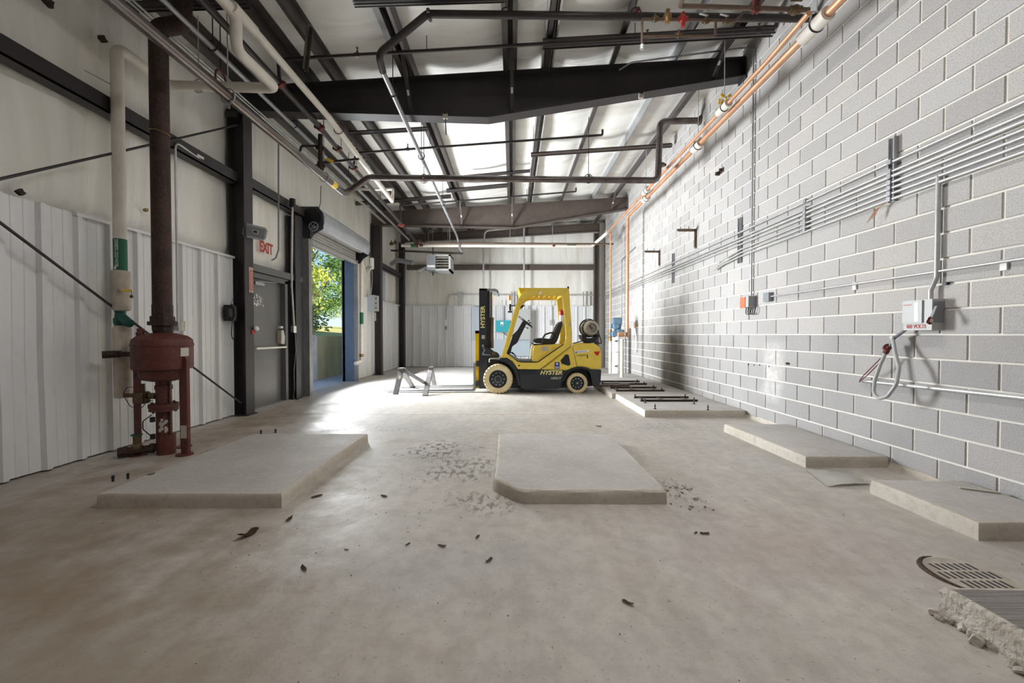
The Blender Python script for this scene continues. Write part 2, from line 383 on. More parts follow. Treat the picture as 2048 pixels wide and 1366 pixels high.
ORIG = {}       # object -> its world origin
def link(name, me, m, parent=None, smooth=30):
    o = bpy.data.objects.new(name, me); C.objects.link(o)
    if m is not None and not me.materials: me.materials.append(m)
    if smooth:
        me.shade_smooth(); me.set_sharp_from_angle(angle=math.radians(smooth))
    if parent is not None:
        off = ORIG[parent]; o.parent = parent; ORIG[o] = off
        me.transform(Matrix.Translation(-off))
    else:
        co = [v.co for v in me.vertices]
        c = Vector(((min(v.x for v in co)+max(v.x for v in co))/2, (min(v.y for v in co)+max(v.y for v in co))/2, min(v.z for v in co)))
        me.transform(Matrix.Translation(-c)); o.location = c; ORIG[o] = c
    return o
def obj(name, g, m, parent=None, smooth=30):
    me = bpy.data.meshes.new(name)
    g.bm.to_mesh(me); g.bm.free()
    return link(name, me, m if not isinstance(m, str) else M[m], parent, smooth)
def tag(o, label=None, cat=None, group=None, kind=None):
    if label: o['label'] = label
    if cat: o['category'] = cat
    if group: o['group'] = group
    if kind: o['kind'] = kind
    return o
def thing(name, label, cat, loc, group=None, kind=None):
    o = bpy.data.objects.new(name, None); C.objects.link(o); o.location = loc; o.empty_display_size = .1
    ORIG[o] = Vector(loc); return tag(o, label, cat, group, kind)
def text(name, body, size, loc, mx, m, parent, depth=.0015, shear=0., sx=1.0, bold=0.):
    cu = bpy.data.curves.new(name, 'FONT'); cu.body = body; cu.size = size; cu.extrude = depth; cu.align_x = 'CENTER'; cu.align_y = 'CENTER'; cu.shear = shear; cu.offset = bold; cu.resolution_u = 3
    t = bpy.data.objects.new(name, cu); C.objects.link(t)
    bpy.context.view_layer.update()
    me = bpy.data.meshes.new_from_object(t); bpy.data.objects.remove(t)
    me.transform(Matrix.Translation(loc) @ mx.to_4x4() @ Matrix.Diagonal((sx,1,1,1)))
    return link(name, me, m, parent, 0)
def axes(x, y):
    x = Vector(x).normalized(); y = Vector(y).normalized(); return Matrix((x, y, x.cross(y))).transposed()
ON_R = axes((0,-1,0), (0,0,1))     # lettering on the right wall, read from inside
ON_L = axes((0,1,0), (0,0,1))      # on the left wall
ON_F = axes((1,0,0), (0,0,1))      # facing the camera

# ================================================================== the shell
R_ = lambda a, b: random.uniform(a, b)
# floor: two pours with a saw-cut joint between them
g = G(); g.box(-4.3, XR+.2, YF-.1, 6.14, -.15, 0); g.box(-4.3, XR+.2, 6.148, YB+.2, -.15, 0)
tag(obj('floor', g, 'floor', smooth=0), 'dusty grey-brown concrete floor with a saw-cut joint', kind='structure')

# right wall: mortar bed + real blocks
BH, BL, JT = .2032, .4064, .014
g = G(); g.box(XR+.006, XR+.2, YF, YB+.1, 0, 6.0)
wr = tag(obj('wall_right', g, 'mortar', smooth=0), 'grey concrete block wall with pale mortar joints', kind='structure')
blocks = []
for k in range(0, 27):
    off = .223 if k % 2 else .223+.2032
    n0 = int((YF-off)/BL)-1
    for n in range(n0, 60):
        y0 = max(off+n*BL, YF); y1 = min(off+(n+1)*BL, YB+.05)
        if y1-y0 < .06: continue
        yc = (y0+y1)/2; zc = (k+.5)*BH
        if zc > roofz(3.4)+.32: continue
        # size in the photo
        if yc > .9:
            x = 1024+F*XR/yc; yy = 669-F*(zc-CAMZ)/yc
            vis = x < 2048+180 and -80 < yy < 1440
            a = (F*BH/yc)*(F*XR/y0-F*XR/y1 if y0 > .1 else 0) if vis else 0
        else: a = 0
        blocks.append((a, y0, y1, zc))
blocks.sort(key=lambda b: -b[0])
def block_data(l):
    h = BH-JT; v = [(-.0, -l/2, -h/2), (0, l/2, -h/2), (0, l/2, h/2), (0, -l/2, h/2)]
    e = .004
    verts = [(.012, a, b) for _, a, b in v] + [(.0, a*(1-2*e/l)+0, b*(1-2*e/h)) for _, a, b in v]
    faces = [(4,7,6,5)] + [(i, 4+i, 4+(i+1)%4, (i+1)%4) for i in range(4)]
    return verts, faces
std = None; MB = {}
rest_v, rest_f = [], []
for i, (a, y0, y1, zc) in enumerate(blocks):
    l = round(y1-y0-JT, 3)
    if i < 300:
        if l not in MB:
            v, f = block_data(l); me = bpy.data.meshes.new('block'); me.from_pydata(v, [], f); me.materials.append(M['block']); MB[l] = me
        o = bpy.data.objects.new('block', MB[l]); C.objects.link(o); o.parent = wr
        o.location = Vector((XR-.004+R_(-.0012,.0012), (y0+y1)/2, zc)) - ORIG[wr]
    else:
        v, f = block_data(l); b = len(rest_v); dx = R_(-.0012,.0012)
        rest_v += [(x+XR-.004+dx, y+(y0+y1)/2, z+zc) for x, y, z in v]; rest_f += [tuple(q+b for q in ff) for ff in f]
me = bpy.data.meshes.new('block_field'); me.from_pydata(rest_v, [], rest_f)
tag(link('block_field', me, M['block'], wr, 0), kind='stuff')
# a few drilled holes and scars in the wall, as small dark plugs
for (px, py) in ((1496,729), (1508,730), (1519,730), (1538,733)):
    p = P(px, py, X=XR-.006); obj('anchor_hole', G().cyl((XR-.007, p.y, p.z), (XR+.003, p.y, p.z), .011, 8), 'dark', wr)
p = P(1441, 344, X=XR); hg = thing('rusty_wall_stub', 'rusty broken pipe stub poking from upper block wall', 'pipe stub', (XR, p.y, p.z))
obj('stub', G().cyl((XR-.07, p.y+.02, p.z-.02), (XR+.01, p.y+.02, p.z-.02), .03, 12).cyl((XR-.05, p.y-.06, p.z+.01), (XR+.01, p.y-.06, p.z+.01), .025, 12), 'rust', hg)
obj('plate', G().cbox((XR-.008, p.y-.02, p.z), (.012, .2, .07), bev=.003), 'rust', hg)
p = P(1577, 727, X=XR); tag(obj('wall_anchor', G().cyl((XR-.03, p.y, p.z), (XR+.005, p.y, p.z), .014, 10).box(XR-.02, XR, p.y-.03, p.y+.03, p.z-.008, p.z+.008), 'dark'), 'dark anchor bolt in block wall right of the lime bloom', 'anchor bolt')
p = P(1896, 567, X=XR); tag(obj('wall_anchor', G().cyl((XR-.02, p.y, p.z), (XR+.005, p.y, p.z), .012, 10).cyl((XR-.028, p.y, p.z), (XR-.02, p.y, p.z), .016, 6), 'dark'), 'dark anchor bolt in block wall above the disconnect box', 'anchor bolt')

# ceiling insulation: sags a little between the purlins, wrinkled across
PUR = [-3.95, -3.08, -2.60, -1.56, -.06, .52, 1.50, 2.42, 3.08]
def sag(x):
    e = [-4.3]+PUR+[3.6]
    for a, b in zip(e, e[1:]):
        if a <= x <= b: t = (x-a)/(b-a); return math.sin(math.pi*t)*min(.07, .07*(b-a))
    return 0
import mathutils
nz = mathutils.noise.noise
def ceil(u, v):
    x = -4.35 + u*(XR+.1+4.35); y = YF + v*(YB+.15-YF)
    wr_ = .03*nz(Vector((x*.35, y*1.5, 0)))+.016*nz(Vector((x*.8, y*4.5, 3)))
    return (x, y, roofz(x)+.215 - sag(x)*(1+.9*nz(Vector((x*.3, y*.9, 7)))) + wr_*min(1, sag(x)*20))
cei = tag(obj('ceiling', G().grid(110, 220, ceil), 'vinylc', smooth=180), 'white sagging roof insulation between dark purlins', kind='structure')
obj('roof_sheet', G().box(-4.6, XR+.3, YF-.2, YB+.4, 5.62, 5.66), 'galv', cei, 0)

# left wall: insulation + liner panels; openings for the two doors are left free
DY0, DY1, DZ = 8.06, 10.5, 3.08         # roll-up door opening
EY0, EY1, EZ = 6.42, 7.42, 2.17         # exit door opening
def fold(y, z, s=0):
    n = nz(Vector((y*2.3+s, z*.25, 1))); n2 = nz(Vector((y*6+s, z*.5, 5)))
    near = 1+1.2*math.exp(-((y-3.9)/.7)**2)
    q = .055*n*near + .03*abs(n2)*near
    return q if z > 2.5 else min(q, .0)-.03
def left_sheet(y0, y1, z0, z1):
    ny, nz_ = max(2, int((y1-y0)/.06)), max(2, int((z1-z0)/.12))
    gl.grid(ny, nz_, lambda u, v: (XI-.03 + fold(y0+u*(y1-y0), z0+v*(z1-z0))*(1 if v < .97 else .3), y0+u*(y1-y0), z0+v*(z1-z0)))
gl = G()
TOP = 5.1
left_sheet(YF, EY0, 0, TOP); left_sheet(EY0, EY1, EZ+.1, TOP); left_sheet(EY1, DY0, 0, TOP); left_sheet(DY0, DY1, DZ+.05, TOP); left_sheet(DY1, YB+.1, 0, TOP)
gl.box(-4.40, -4.34, YF, EY0, 0, TOP+.3); gl.box(-4.40, -4.34, EY0, EY1, EZ+.05, TOP+.3); gl.box(-4.40, -4.34, EY1, DY0, 0, TOP+.3)
gl.box(-4.40, -4.34, DY0, DY1, DZ+.05, TOP+.3); gl.box(-4.40, -4.34, DY1, YB+.2, 0, TOP+.3)
wl = tag(obj('wall_left', gl, 'vinylw', smooth=180), 'creased white insulation wall with ribbed white metal wainscot', kind='structure')

RIB = .3048
def rib_profile(l, full=True):
    """(distance along, depth towards the room) of a ribbed panel with a rib every foot"""
    pts = []; n = int(round(l/RIB)) if full else 0
    k = 0
    while k*RIB < l-.01:
        b = k*RIB
        for d, h in ((0,.0), (.014,.04), (.056,.04), (.07,0), (.125,0), (.13,.005), (.155,.005), (.16,0), (.215,0), (.22,.005), (.245,.005), (.25,0)):
            if b+d <= l: pts.append((b+d, h))
        k += 1
    pts.append((l, 0)); return pts
def panel(axis, base, a0, l, z0, z1, parent, warp=0, sgn=1, lean=0, name='liner_panel', flip=False):
    pr = rib_profile(l); nzv = 14 if warp else 2; V, Fc = [], []
    for j in range(nzv+1):
        z = z0+(z1-z0)*j/nzv
        for d, h in pr:
            f = j/nzv; q = 0
            if warp: q = warp*(math.sin(f*math.pi)*.6*nz(Vector((d*1.2+a0, f*2.2, 4))) + .35*math.exp(-((f-.38)/.07)**2)*-abs(nz(Vector((a0, d, 9)))) )+ lean*(1-f)**2*nz(Vector((a0*3, d*2, 2)))
            off = base + sgn*(h+q)
            V.append((off, a0+d, z) if axis == 'Y' else (a0+d, off, z))
    m = len(pr)
    for j in range(nzv):
        for i in range(m-1):
            q = (j*m+i, j*m+i+1, (j+1)*m+i+1, (j+1)*m+i); Fc.append(q if (axis == 'Y') else q[::-1])
    me = bpy.data.meshes.new(name); me.from_pydata(V, [], Fc); return link(name, me, M['liner'], parent, 25)
LT = 2.38
y = -3.2+.02
starts = [3.86-.9144*k for k in range(1, 8)][::-1]
for s in starts: 
    if s > YF: panel('Y', XL-.03, s, .9144, .015, LT-(.0 if s < 3.5 else 0), wl, warp=.05 if s < 3.0 or s == 3.86-.9144 else 0, lean=.05)
panel('Y', XL-.03, 3.86+.0, .9144, .015, LT, wl); panel('Y', XL-.03, 3.86+.9144, .9144, .015, LT, wl); panel('Y', XL-.03, 3.86+2*.9144, .33, .015, LT, wl)
for s, l in ((10.92, .9144), (11.83, .62), (12.45, .9144), (13.36, .9144), (14.28, .85)): panel('Y', XL-.03, s, l, .015, 2.3, wl)
obj('panel_trim', G().prism([(XL-.035, LT-.02), (XL+.015, LT-.03), (XL+.018, LT), (XL-.035, LT+.02)], 'Y', 3.86, 6.05), 'liner', wl, 0)
obj('panel_trim', G().prism([(XL-.035, 2.28), (XL+.015, 2.27), (XL+.018, 2.3), (XL-.035, 2.32)], 'Y', 12.4, YB-.05), 'liner', wl, 0)
obj('flat_panel', G().box(XL-.05, XL-.03, 10.62, 11.95, 2.28, 3.25), 'cream', wl, 0)
obj('flat_panel', G().box(XL-.06, XL-.045, 12.45, 13.4, 2.33, 3.5), 'bluebox', wl, 0)
# torn spots in the insulation
for (px, py, s) in ((205, 78, .05), (97, 5, .055), (292, 420, .028), (40, 384, .035)):
    p = P(px, py, X=XI+.02)
    tg = G(); pts = [(p.y+s*R_(.5,1.1)*math.cos(a), p.z+s*R_(.4,1)*math.sin(a)) for a in [k*2*math.pi/9 for k in range(9)]]
    tg.prism(pts, 'X', XI-.0, XI+.035); obj('insulation_tear', tg, 'rust' if s > .03 else 'brass', wl, 0)

# back wall
gb = G(); gb.grid(120, 30, lambda u, v: (-4.3+u*7.9, YB-.02+.03*nz(Vector((u*16, v*.6, 11)))+.012*nz(Vector((u*50, v*1.0, 2))), v*5.4))
gb.box(-4.4, XR+.2, YB+.05, YB+.12, 0, 5.7)
wb = tag(obj('wall_back', gb, 'vinylw', smooth=180), 'creased white insulation back wall above ribbed metal wainscot', kind='structure')
for k in range(8):
    x0 = -4.02+.9144*k; l = min(.9144, 3.3-x0)
    if l > .1: panel('X', YB-.08, x0, l, .015, 2.28, wb, sgn=-1)
obj('panel_trim', G().box(-4.02, 3.3, YB-.125, YB-.03, 2.27, 2.3), 'liner', wb, 0)
# wall behind the camera
tag(obj('wall_front', G().box(-4.4, XR+.2, YF-.1, YF, 0, 5.7), 'backw', smooth=0), 'plain pale wall behind the viewpoint', kind='structure')

# ================================================================== steel frames
def isec_column(name, label, x0, x1, yc, z1, wf=.2, tf=.014, taper=0, m='beam', parts=None):
    t = thing(name, label, 'column', ((x0+x1)/2, yc, 0))
    g = G(); g.prism([(x0+tf, .012), (x1-tf-taper, .012), (x1-tf, z1), (x0+tf, z1)], 'Y', yc-.005, yc+.005); obj('web', g, m, t, 0)
    obj('outer_flange', G().box(x0, x0+tf, yc-wf/2, yc+wf/2, .012, z1), m, t, 0)
    obj('inner_flange', G().prism([(x1-tf-taper, .012), (x1-taper, .012), (x1, z1), (x1-tf, z1)], 'Y', yc-wf/2, yc+wf/2), m, t, 0)
    obj('base_plate', G().box(x0-.02, x1+.03, yc-wf/2-.02, yc+wf/2+.02, 0, .014), m, t, 0)
    for sx in (x0+.06, x1-.05):
        for sy in (-1, 1): obj('anchor_bolt', G().cyl((sx, yc+sy*.07, .012), (sx, yc+sy*.07, .06), .01, 8), 'dark', t)
    return t
c1 = isec_column('steel_column', 'nearest dark steel column on the left wall, with siren and red sign', -4.21, -3.97, F1, 4.56)
c2 = isec_column('steel_column', 'dark steel column just right of the roll-up door and control box', -4.21, -3.93, F2, 4.53)
c3 = isec_column('steel_column', 'dark steel column in the far left corner', -4.15, -3.97, F3, 4.6, wf=.22)
c4 = isec_column('steel_column', 'brown steel column in the far right corner by block wall', 3.02, 3.2, F3, 4.95, wf=.2, m='brown')
isec = isec_column('door_post', 'slim dark steel post between exit door and roll-up door', -4.21, -4.05, 7.66, 3.45, wf=.16); isec['category'] = 'post'

def rafter(name, label, y, xl, xr, zl, xk, zk, zr, m, wf=.2):
    t = thing(name, label, 'rafter', ((xl+xr)/2, y, zk))
    T = lambda x: roofz(x)-.012
    obj('web', G().prism([(xl, zl), (xk, zk), (xr, zr), (xr, T(xr)), (xl, T(xl))], 'Y', y-.005, y+.005), m, t, 0)
    obj('top_flange', G().prism([(xl, T(xl)), (xr, T(xr)), (xr, T(xr)+.012), (xl, T(xl)+.012)], 'Y', y-wf/2, y+wf/2), m, t, 0)
    obj('bottom_flange', G().prism([(xl, zl-.014), (xk, zk-.014), (xr, zr-.014), (xr, zr), (xk, zk), (xl, zl)], 'Y', y-wf/2, y+wf/2), m, t, 0)
    obj('end_plate', G().box(xr, xr+.015, y-wf/2, y+wf/2, zr-.05, T(xr)), m, t, 0)
    return t
r1 = rafter('steel_rafter', 'nearest deep dark roof beam with a kinked bottom edge', F1, -4.22, XR-.03, 4.545, -.35, 4.44, 5.05, 'beam')
r2 = rafter('steel_rafter', 'second brown roof beam, above the forklift', F2, -4.22, XR-.03, 4.50, .1, 4.42, 4.98, 'brown')
r3 = rafter('steel_rafter', 'slim farthest roof beam along the back wall', F3, -4.1, 3.2, 4.62, 0, 4.83, 5.02, 'brown', .16)
# corbel seat at the first column's head
obj('haunch', G().box(-4.22, -4.04, F1-.12, F1-.01, 4.42, 4.5).box(-4.22, -4.0, F1-.1, F1+.1, 4.5, 4.54), 'beam', c1, 0)
# eave strut and purlins
def zpurlin(x, w=.07, h=.2, t=.012, flip=1):
    z = roofz(x); f = flip
    return [(x-f*w, z), (x-f*w, z+.02), (x-f*(w-t), z+.02), (x-f*(w-t), z+t), (x-t/2*f, z+t), (x-t/2*f, z+h), (x+f*w, z+h), (x+f*w, z+h-t), (x+t/2*f, z+h-t), (x+t/2*f, z)]
names = ['dark eave strut along the top of the left wall', 'wide dark purlin with slotted holes, first in from the left eave', 'narrow rust-edged purlin, second in from the left eave',
         'dark roof purlin above the hanging grey conduit, third in from the left eave', 'dark roof purlin along the middle of the ceiling, fourth from the left eave',
         'pale-edged doubled purlin just right of the ceiling middle', 'dark roof purlin above the forklift seat, third in from the block wall',
         'slim galvanised purlin strip, second in from the block wall', 'dark roof purlin nearest the block wall']
for i, x in enumerate(PUR):
    wd = (.1, .12, .05, .07, .07, .05, .06, .02, .08)[i]
    pt = thing('roof_purlin', names[i], 'purlin', (x, 8, roofz(x)))
    obj('purlin_web', G().prism(zpurlin(x, wd), 'Y', 1.5, YB-.1), 'beamd' if i not in (7,) else 'galv', pt, 0)
    if i == 1:
        for k in range(26):
            yy = 3.9+k*.19
            if abs(yy-F1) > .2: obj('slot', G().box(x-.1-.004, x-.02, yy, yy+.018, roofz(x)-.001, roofz(x)+.002), 'vinylc', pt, 0)
    if i in (3, 4): obj('lap_angle', G().prism([(x+.09, roofz(x)+.0), (x+.13, roofz(x)), (x+.13, roofz(x)+.2), (x+.12, roofz(x)+.2), (x+.12, roofz(x)+.012), (x+.09, roofz(x)+.012)], 'Y', 1.5, YB-.1), 'beamd', pt, 0)
    if i == 5:
        for s in (-1, 1): obj('edge_strip', G().prism([(x+s*.075-.012, roofz(x)+.03), (x+s*.075+.012, roofz(x)+.03), (x+s*.075+.012, roofz(x)+.2), (x+s*.075-.012, roofz(x)+.2)], 'Y', 1.5, YB-.1), 'galvw', pt, 0)
# flange braces from the rafters up to the purlins
def brace(label, ya, x, zlow, tilt=.9, m='beamd'):
    t = thing('flange_brace', label, 'brace', (x, ya, zlow))
    g = G(); g.bar((x, ya-.02, zlow), (x, ya-tilt, roofz(x)+.05), .05, .006, up=(0,1,0)); g.bar((x+.022, ya-.02, zlow), (x+.022, ya-tilt, roofz(x)+.05), .006, .05, up=(0,1,0)); obj('angle', g, m, t, 0)
    a = Vector((x, ya-.02, zlow)); b = Vector((x, ya-tilt, roofz(x)+.05)); c = a.lerp(b, .33); d = a.lerp(b, .42)
    obj('sticker', G().bar(c+Vector((0,-.003,-.004)), d+Vector((0,-.003,-.004)), .03, .004, up=(0,1,0)), 'white', t, 0)
brace('dark flange brace on the nearest beam, beside the grey conduit', F1, -1.5, 4.5, .55)
brace('dark flange brace on the nearest beam at its kink', F1, 0, 4.5, .55)
brace('dark flange brace on the nearest beam near the block wall', F1, 2.98, 5.0, .6)
for x, l in ((-1.5, 'left of middle'), (0, 'at the middle'), (2.98, 'near the block wall')): brace('brown flange brace on the second beam '+l, F2, x, 4.5 if x < 2 else 4.97, .5, 'brown')
# wall girts
def girt(label, y0, y1, z, m='beam'):
    g = G(); X0, X1 = -4.20, -4.06
    g.prism([(X0, z), (X1, z), (X1, z+.02), (X1-.01, z+.02), (X1-.01, z+.012), (X0+.01, z+.012), (X0+.01, z+.17), (X0-.02, z+.17), (X0-.02, z+.158), (X0, z+.158)], 'Y', y0, y1)
    g.prism([(X1-.012, z), (X1, z), (X1, z+.165), (X1-.012, z+.165)], 'Y', y0, y1)
    return tag(obj('wall_girt', g, m, smooth=0), label, 'girt')
gi = girt('long dark girt across the upper left wall, nearest bay', YF+.1, F1-.11, 3.45)
obj('sticker', G().box(-4.058, -4.055, 5.25, 5.36, 3.52, 3.55), 'white', gi, 0)
girt('short dark girt above the exit door', F1+.11, 7.95, 3.5)
girt('dark girt on the left wall between second and far columns', F2+.11, F3-.1, 3.3)
g = G(); g.box(-3.9, 3.0, YB-.2, YB-.19, 3.62, 3.80); g.box(-3.9, 3.0, YB-.19, YB-.05, 3.62, 3.632); g.box(-3.9, 3.0, YB-.2, YB-.05, 3.79, 3.80); tag(obj('wall_girt', g, 'brown', smooth=0), 'long brown girt across the back wall behind the heater', 'girt')
# rod bracing
for a, b, l in (((0, 358), (474, 250), 'thin dark brace rod rising along left wall to column head'), ((0, 445), (482, 806), 'thin dark brace rod falling along left wall to column foot')):
    p = P(*a, X=-4.03); q = P(*b, X=-4.03); d = (q-p); s = p - d*(p.y+.0)/d.y*1.0
    o = tag(obj('brace_rod', G().cyl(s, q, .0125, 10), 'beam'), l, 'brace rod')

# ================================================================== exit door (door_1)
d1 = thing('door_1', 'grey steel exit door with white panic bar', None, (-4.2, 6.9, 0), kind='structure')
leaf = obj('leaf', G().box(-4.26, -4.215, EY0+.05, EY1-.06, .012, EZ-.04, .003), 'doorg', d1)
g = G()
g.box(-4.3, -4.13, EY0-.02, EY0+.05, 0, EZ+.02, .003); g.box(-4.3, -4.13, EY1-.05, EY1+.03, 0, EZ+.02, .003); g.box(-4.3, -4.13, EY0-.02, EY1+.03, EZ-.03, EZ+.05, .003)
obj('door_frame', g, 'framg', d1)
obj('threshold', G().box(-4.28, -4.12, EY0, EY1, 0, .02, .004), 'galv', d1)
bar = obj('panic_bar', G().cyl((-4.13, EY0+.1, .99), (-4.13, EY1-.04, .99), .017, 12).cyl((-4.22, EY1-.06, .99), (-4.13, EY1-.06, .99), .014, 10), 'white', d1)
obj('latch_case', G().prism([(EY1-.19, 1.06), (EY1-.08, 1.04), (EY1-.06, 1.18), (EY1-.1, 1.30), (EY1-.18, 1.30)], 'X', -4.215, -4.13, .008), 'plate', bar)
obj('strike', G().box(-4.215, -4.17, EY1-.13, EY1-.02, 1.33, 1.37, .004), 'white', d1)
g = G(); g.box(-4.215, -4.14, EY0+.12, EY0+.36, 2.03, 2.08, .005); g.bar((-4.16, EY0+.2, 2.09), (-4.02, EY0+.5, 2.1), .02, .008); g.bar((-4.02, EY0+.5, 2.1), (-4.15, EY0+.62, 2.12), .02, .008); obj('door_closer', g, 'galv', d1)
g = G()
for k in range(26):
    yy = EY0+.14+R_(0, .3); zz = 1.78+R_(-.08, .1); a = R_(-.5,.5); g.cbox((-4.2135, yy, zz), (.0015, R_(.01,.035), R_(.015,.05)), Matrix.Rotation(a, 3, 'X'))
obj('scraped_sticker', g, 'white', d1, 0)
obj('header', G().box(-4.24, -4.08, EY0-.15, 8.0, EZ+.06, EZ+.17, .003), 'framg', d1)

# ================================================================== roll-up door (door_2)
d2 = thing('door_2', 'galvanised roll-up door rolled open on the left wall', None, (-4.1, 9.28, 0), kind='structure')
cx, cz, cr = -3.93, 3.50, .20
prof = [(-.22, -.12), (-.2, .10), (-.13, .2), (0, .235), (.1, .215), (.18, .15), (.215, .05), (.215, -.08), (.17, -.19), (.16, -.2), (.2, -.07), (.2, .05), (.165, .14), (.09, .2), (0, .22), (-.12, .187), (-.185, .09), (-.2, -.12)]
obj('hood', G().prism([(cx+a, cz+b) for a, b in prof], 'Y', DY0-.02, DY1+.12), 'hood', d2)
obj('coil', G().lathe([(.0, 0), (.17, 0), (.17, DY1-DY0), (.0, DY1-DY0)], (cx-.01, DY0+.02, cz), 'Y', 30), 'slat', d2)
pl = obj('end_bracket', G().prism([(-4.2, 3.08), (-3.98, 3.08), (-3.9, 3.2), (-3.72, 3.30), (-3.72, 3.6), (-3.82, 3.74), (-4.2, 3.74)], 'Y', DY0-.06, DY0-.045, .002), 'jambd', d2)
obj('end_bracket', G().prism([(-4.2, 3.08), (-3.98, 3.08), (-3.9, 3.2), (-3.74, 3.30), (-3.74, 3.6), (-3.84, 3.72), (-4.2, 3.72)], 'Y', DY1+.13, DY1+.14, .002), 'dark', d2)
obj('drum_end', G().lathe([(.0,0),(.185,0),(.185,.03),(.15,.045),(.06,.02),(.04,.05),(0,.05)], (cx, DY0-.1, cz+.02), 'Y', 30), 'black', d2)
g = G(); g.torus((cx+.05, DY0-.13, cz-.17), (0,1,0), .085, .012); 
for k in range(5): a = k*2*math.pi/5; g.cyl((cx+.05, DY0-.13, cz-.17), (cx+.05+.085*math.cos(a), DY0-.13, cz-.17+.085*math.sin(a)), .008, 8)
g.cyl((cx+.05, DY0-.15, cz-.17), (cx+.05, DY0-.05, cz-.17), .022, 12); obj('hand_chain_wheel', g, 'greyd', d2)
for k in range(7):
    z = DZ+.02+k*.062
    obj('curtain_slat', G().prism([(-4.06, z), (-4.045, z+.008), (-4.04, z+.03), (-4.048, z+.052), (-4.06, z+.06), (-4.066, z+.03)], 'Y', DY0+.0, DY1+.0), 'slat', d2)
obj('bottom_bar', G().box(-4.09, -4.02, DY0+.0, DY1, DZ-.04, DZ+.02, .004), 'slat', d2)
obj('guide', G().box(-4.1, -3.98, DY0-.12, DY0, 0, 3.1, .003), 'guideg', d2)
obj('guide', G().box(-4.1, -4.02, DY1, DY1+.07, 0, 3.15, .003), 'guideg', d2)
obj('jamb', G().box(-4.42, -4.1, DY1-.0, DY1+.1, 0, 3.15), 'jambb', d2, 0)
obj('jamb', G().box(-4.42, -4.1, DY0-.1, DY0, 0, 3.15), 'jambd', d2, 0)
obj('jamb', G().box(-4.42, -4.1, DY0, DY1, DZ+.06, 3.3), 'jambd', d2, 0)
obj('post_sheet', G().box(-4.2, -4.1, 7.76, DY0-.12, 0, 3.5), 'jambd', d2, 0)
# the hand chain hanging beside the guide
g = G(); z = 3.3
while z > 1.0:
    g.cbox((-3.93, DY0-.13, z), (.004, .012, .026)); g.cbox((-3.90, DY0-.13, z-.01), (.012, .004, .026)); z -= .034
obj('hand_chain', g, 'galv', d2, 0)
# ================================================================== concrete pads
def pad(label, poly, h, rough=0, m='pad', me='pade'):
    """a poured pad with chipped arrises; poly = plan outline, counter-clockwise"""
    g = G(); bm = g.bm; pts = []
    n = len(poly)
    for i in range(n):
        a = Vector(poly[i]); b = Vector(poly[(i+1) % n]); k = max(2, int((b-a).length/.06))
        for j in range(k): pts.append(a.lerp(b, j/k))
    cx = sum(p.x for p in pts)/len(pts); cy = sum(p.y for p in pts)/len(pts)
    def ring(inset, z, jit, seed):
        out = []
        for p in pts:
            d = Vector((cx-p.x, cy-p.y)).normalized(); q = nz(Vector((p.x*6, p.y*6, seed)))*jit + nz(Vector((p.x*17, p.y*17, seed)))*jit*.6
            out.append(bm.verts.new((p.x+d.x*(inset+q), p.y+d.y*(inset+q), z+ (nz(Vector((p.x*9, p.y*9, seed+3)))*jit*.4 if z > .02 else 0))))
        return out
    j = .006+rough
    R = [ring(-.004-rough*.3, 0, j, 1), ring(0, h*.5, j*.6, 2), ring(.002, h-.014-rough*.3, j*.6, 3), ring(.012+rough*.5, h-.002, j*.8, 4), ring(.03+rough*.5, h, .001, 5)]
    N = len(pts)
    for A, B in zip(R, R[1:]):
        for k in range(N): f = bm.faces.new((A[k], A[(k+1)%N], B[(k+1)%N], B[k])); f.material_index = 1
    f = bm.faces.new(R[-1]); bmesh.ops.recalc_face_normals(bm, faces=bm.faces[:])
    o = obj('concrete_pad', g, m, smooth=40); o.data.materials.append(M[me]); return tag(o, label, 'concrete pad')
pad('low concrete pad on the left floor, in front of the rusty tank', [(-2.92,2.82), (-1.62,2.82), (-1.63,4.55), (-2.92,4.55)], .10)
pad('low concrete pad in the middle of the floor with one broken corner', [(-.14,3.14), (.02,2.93), (.09,2.885), (1.11,2.885), (1.12,4.55), (-.15,4.55)], .098, .004)
padC = pad('long concrete pad with anchor bolts along block wall, right of the forklift', [(1.96,5.94), (XR-.03,5.94), (XR-.03,7.62), (1.96,7.62)], .10)
padD = pad('farthest concrete pad along block wall, by the copper pipe drops', [(1.90,7.66), (XR-.03,7.66), (XR-.03,11.6), (1.90,11.6)], .10)
pad('pinkish concrete pad along block wall, behind the loose pale sheet', [(2.69,3.68), (XR-.025,3.68), (XR-.025,5.05), (2.66,5.05)], .10)
pad('short concrete pad at right edge, beside the loose pale sheet', [(2.76,2.37), (XR-.025,2.37), (XR-.025,3.08), (2.75,3.08)], .105)
pad('broom-finished concrete pad with crumbling edge in lower right corner', [(1.87,.6), (3.35,.6), (3.35,1.74), (1.86,1.74)], .125, .016, 'padbroom', 'padrough')
pad('far concrete pad by the back wall, left of the forklift mast', [(-2.72,10.6), (-.95,10.6), (-1.0,13.7), (-2.72,13.7)], .11)
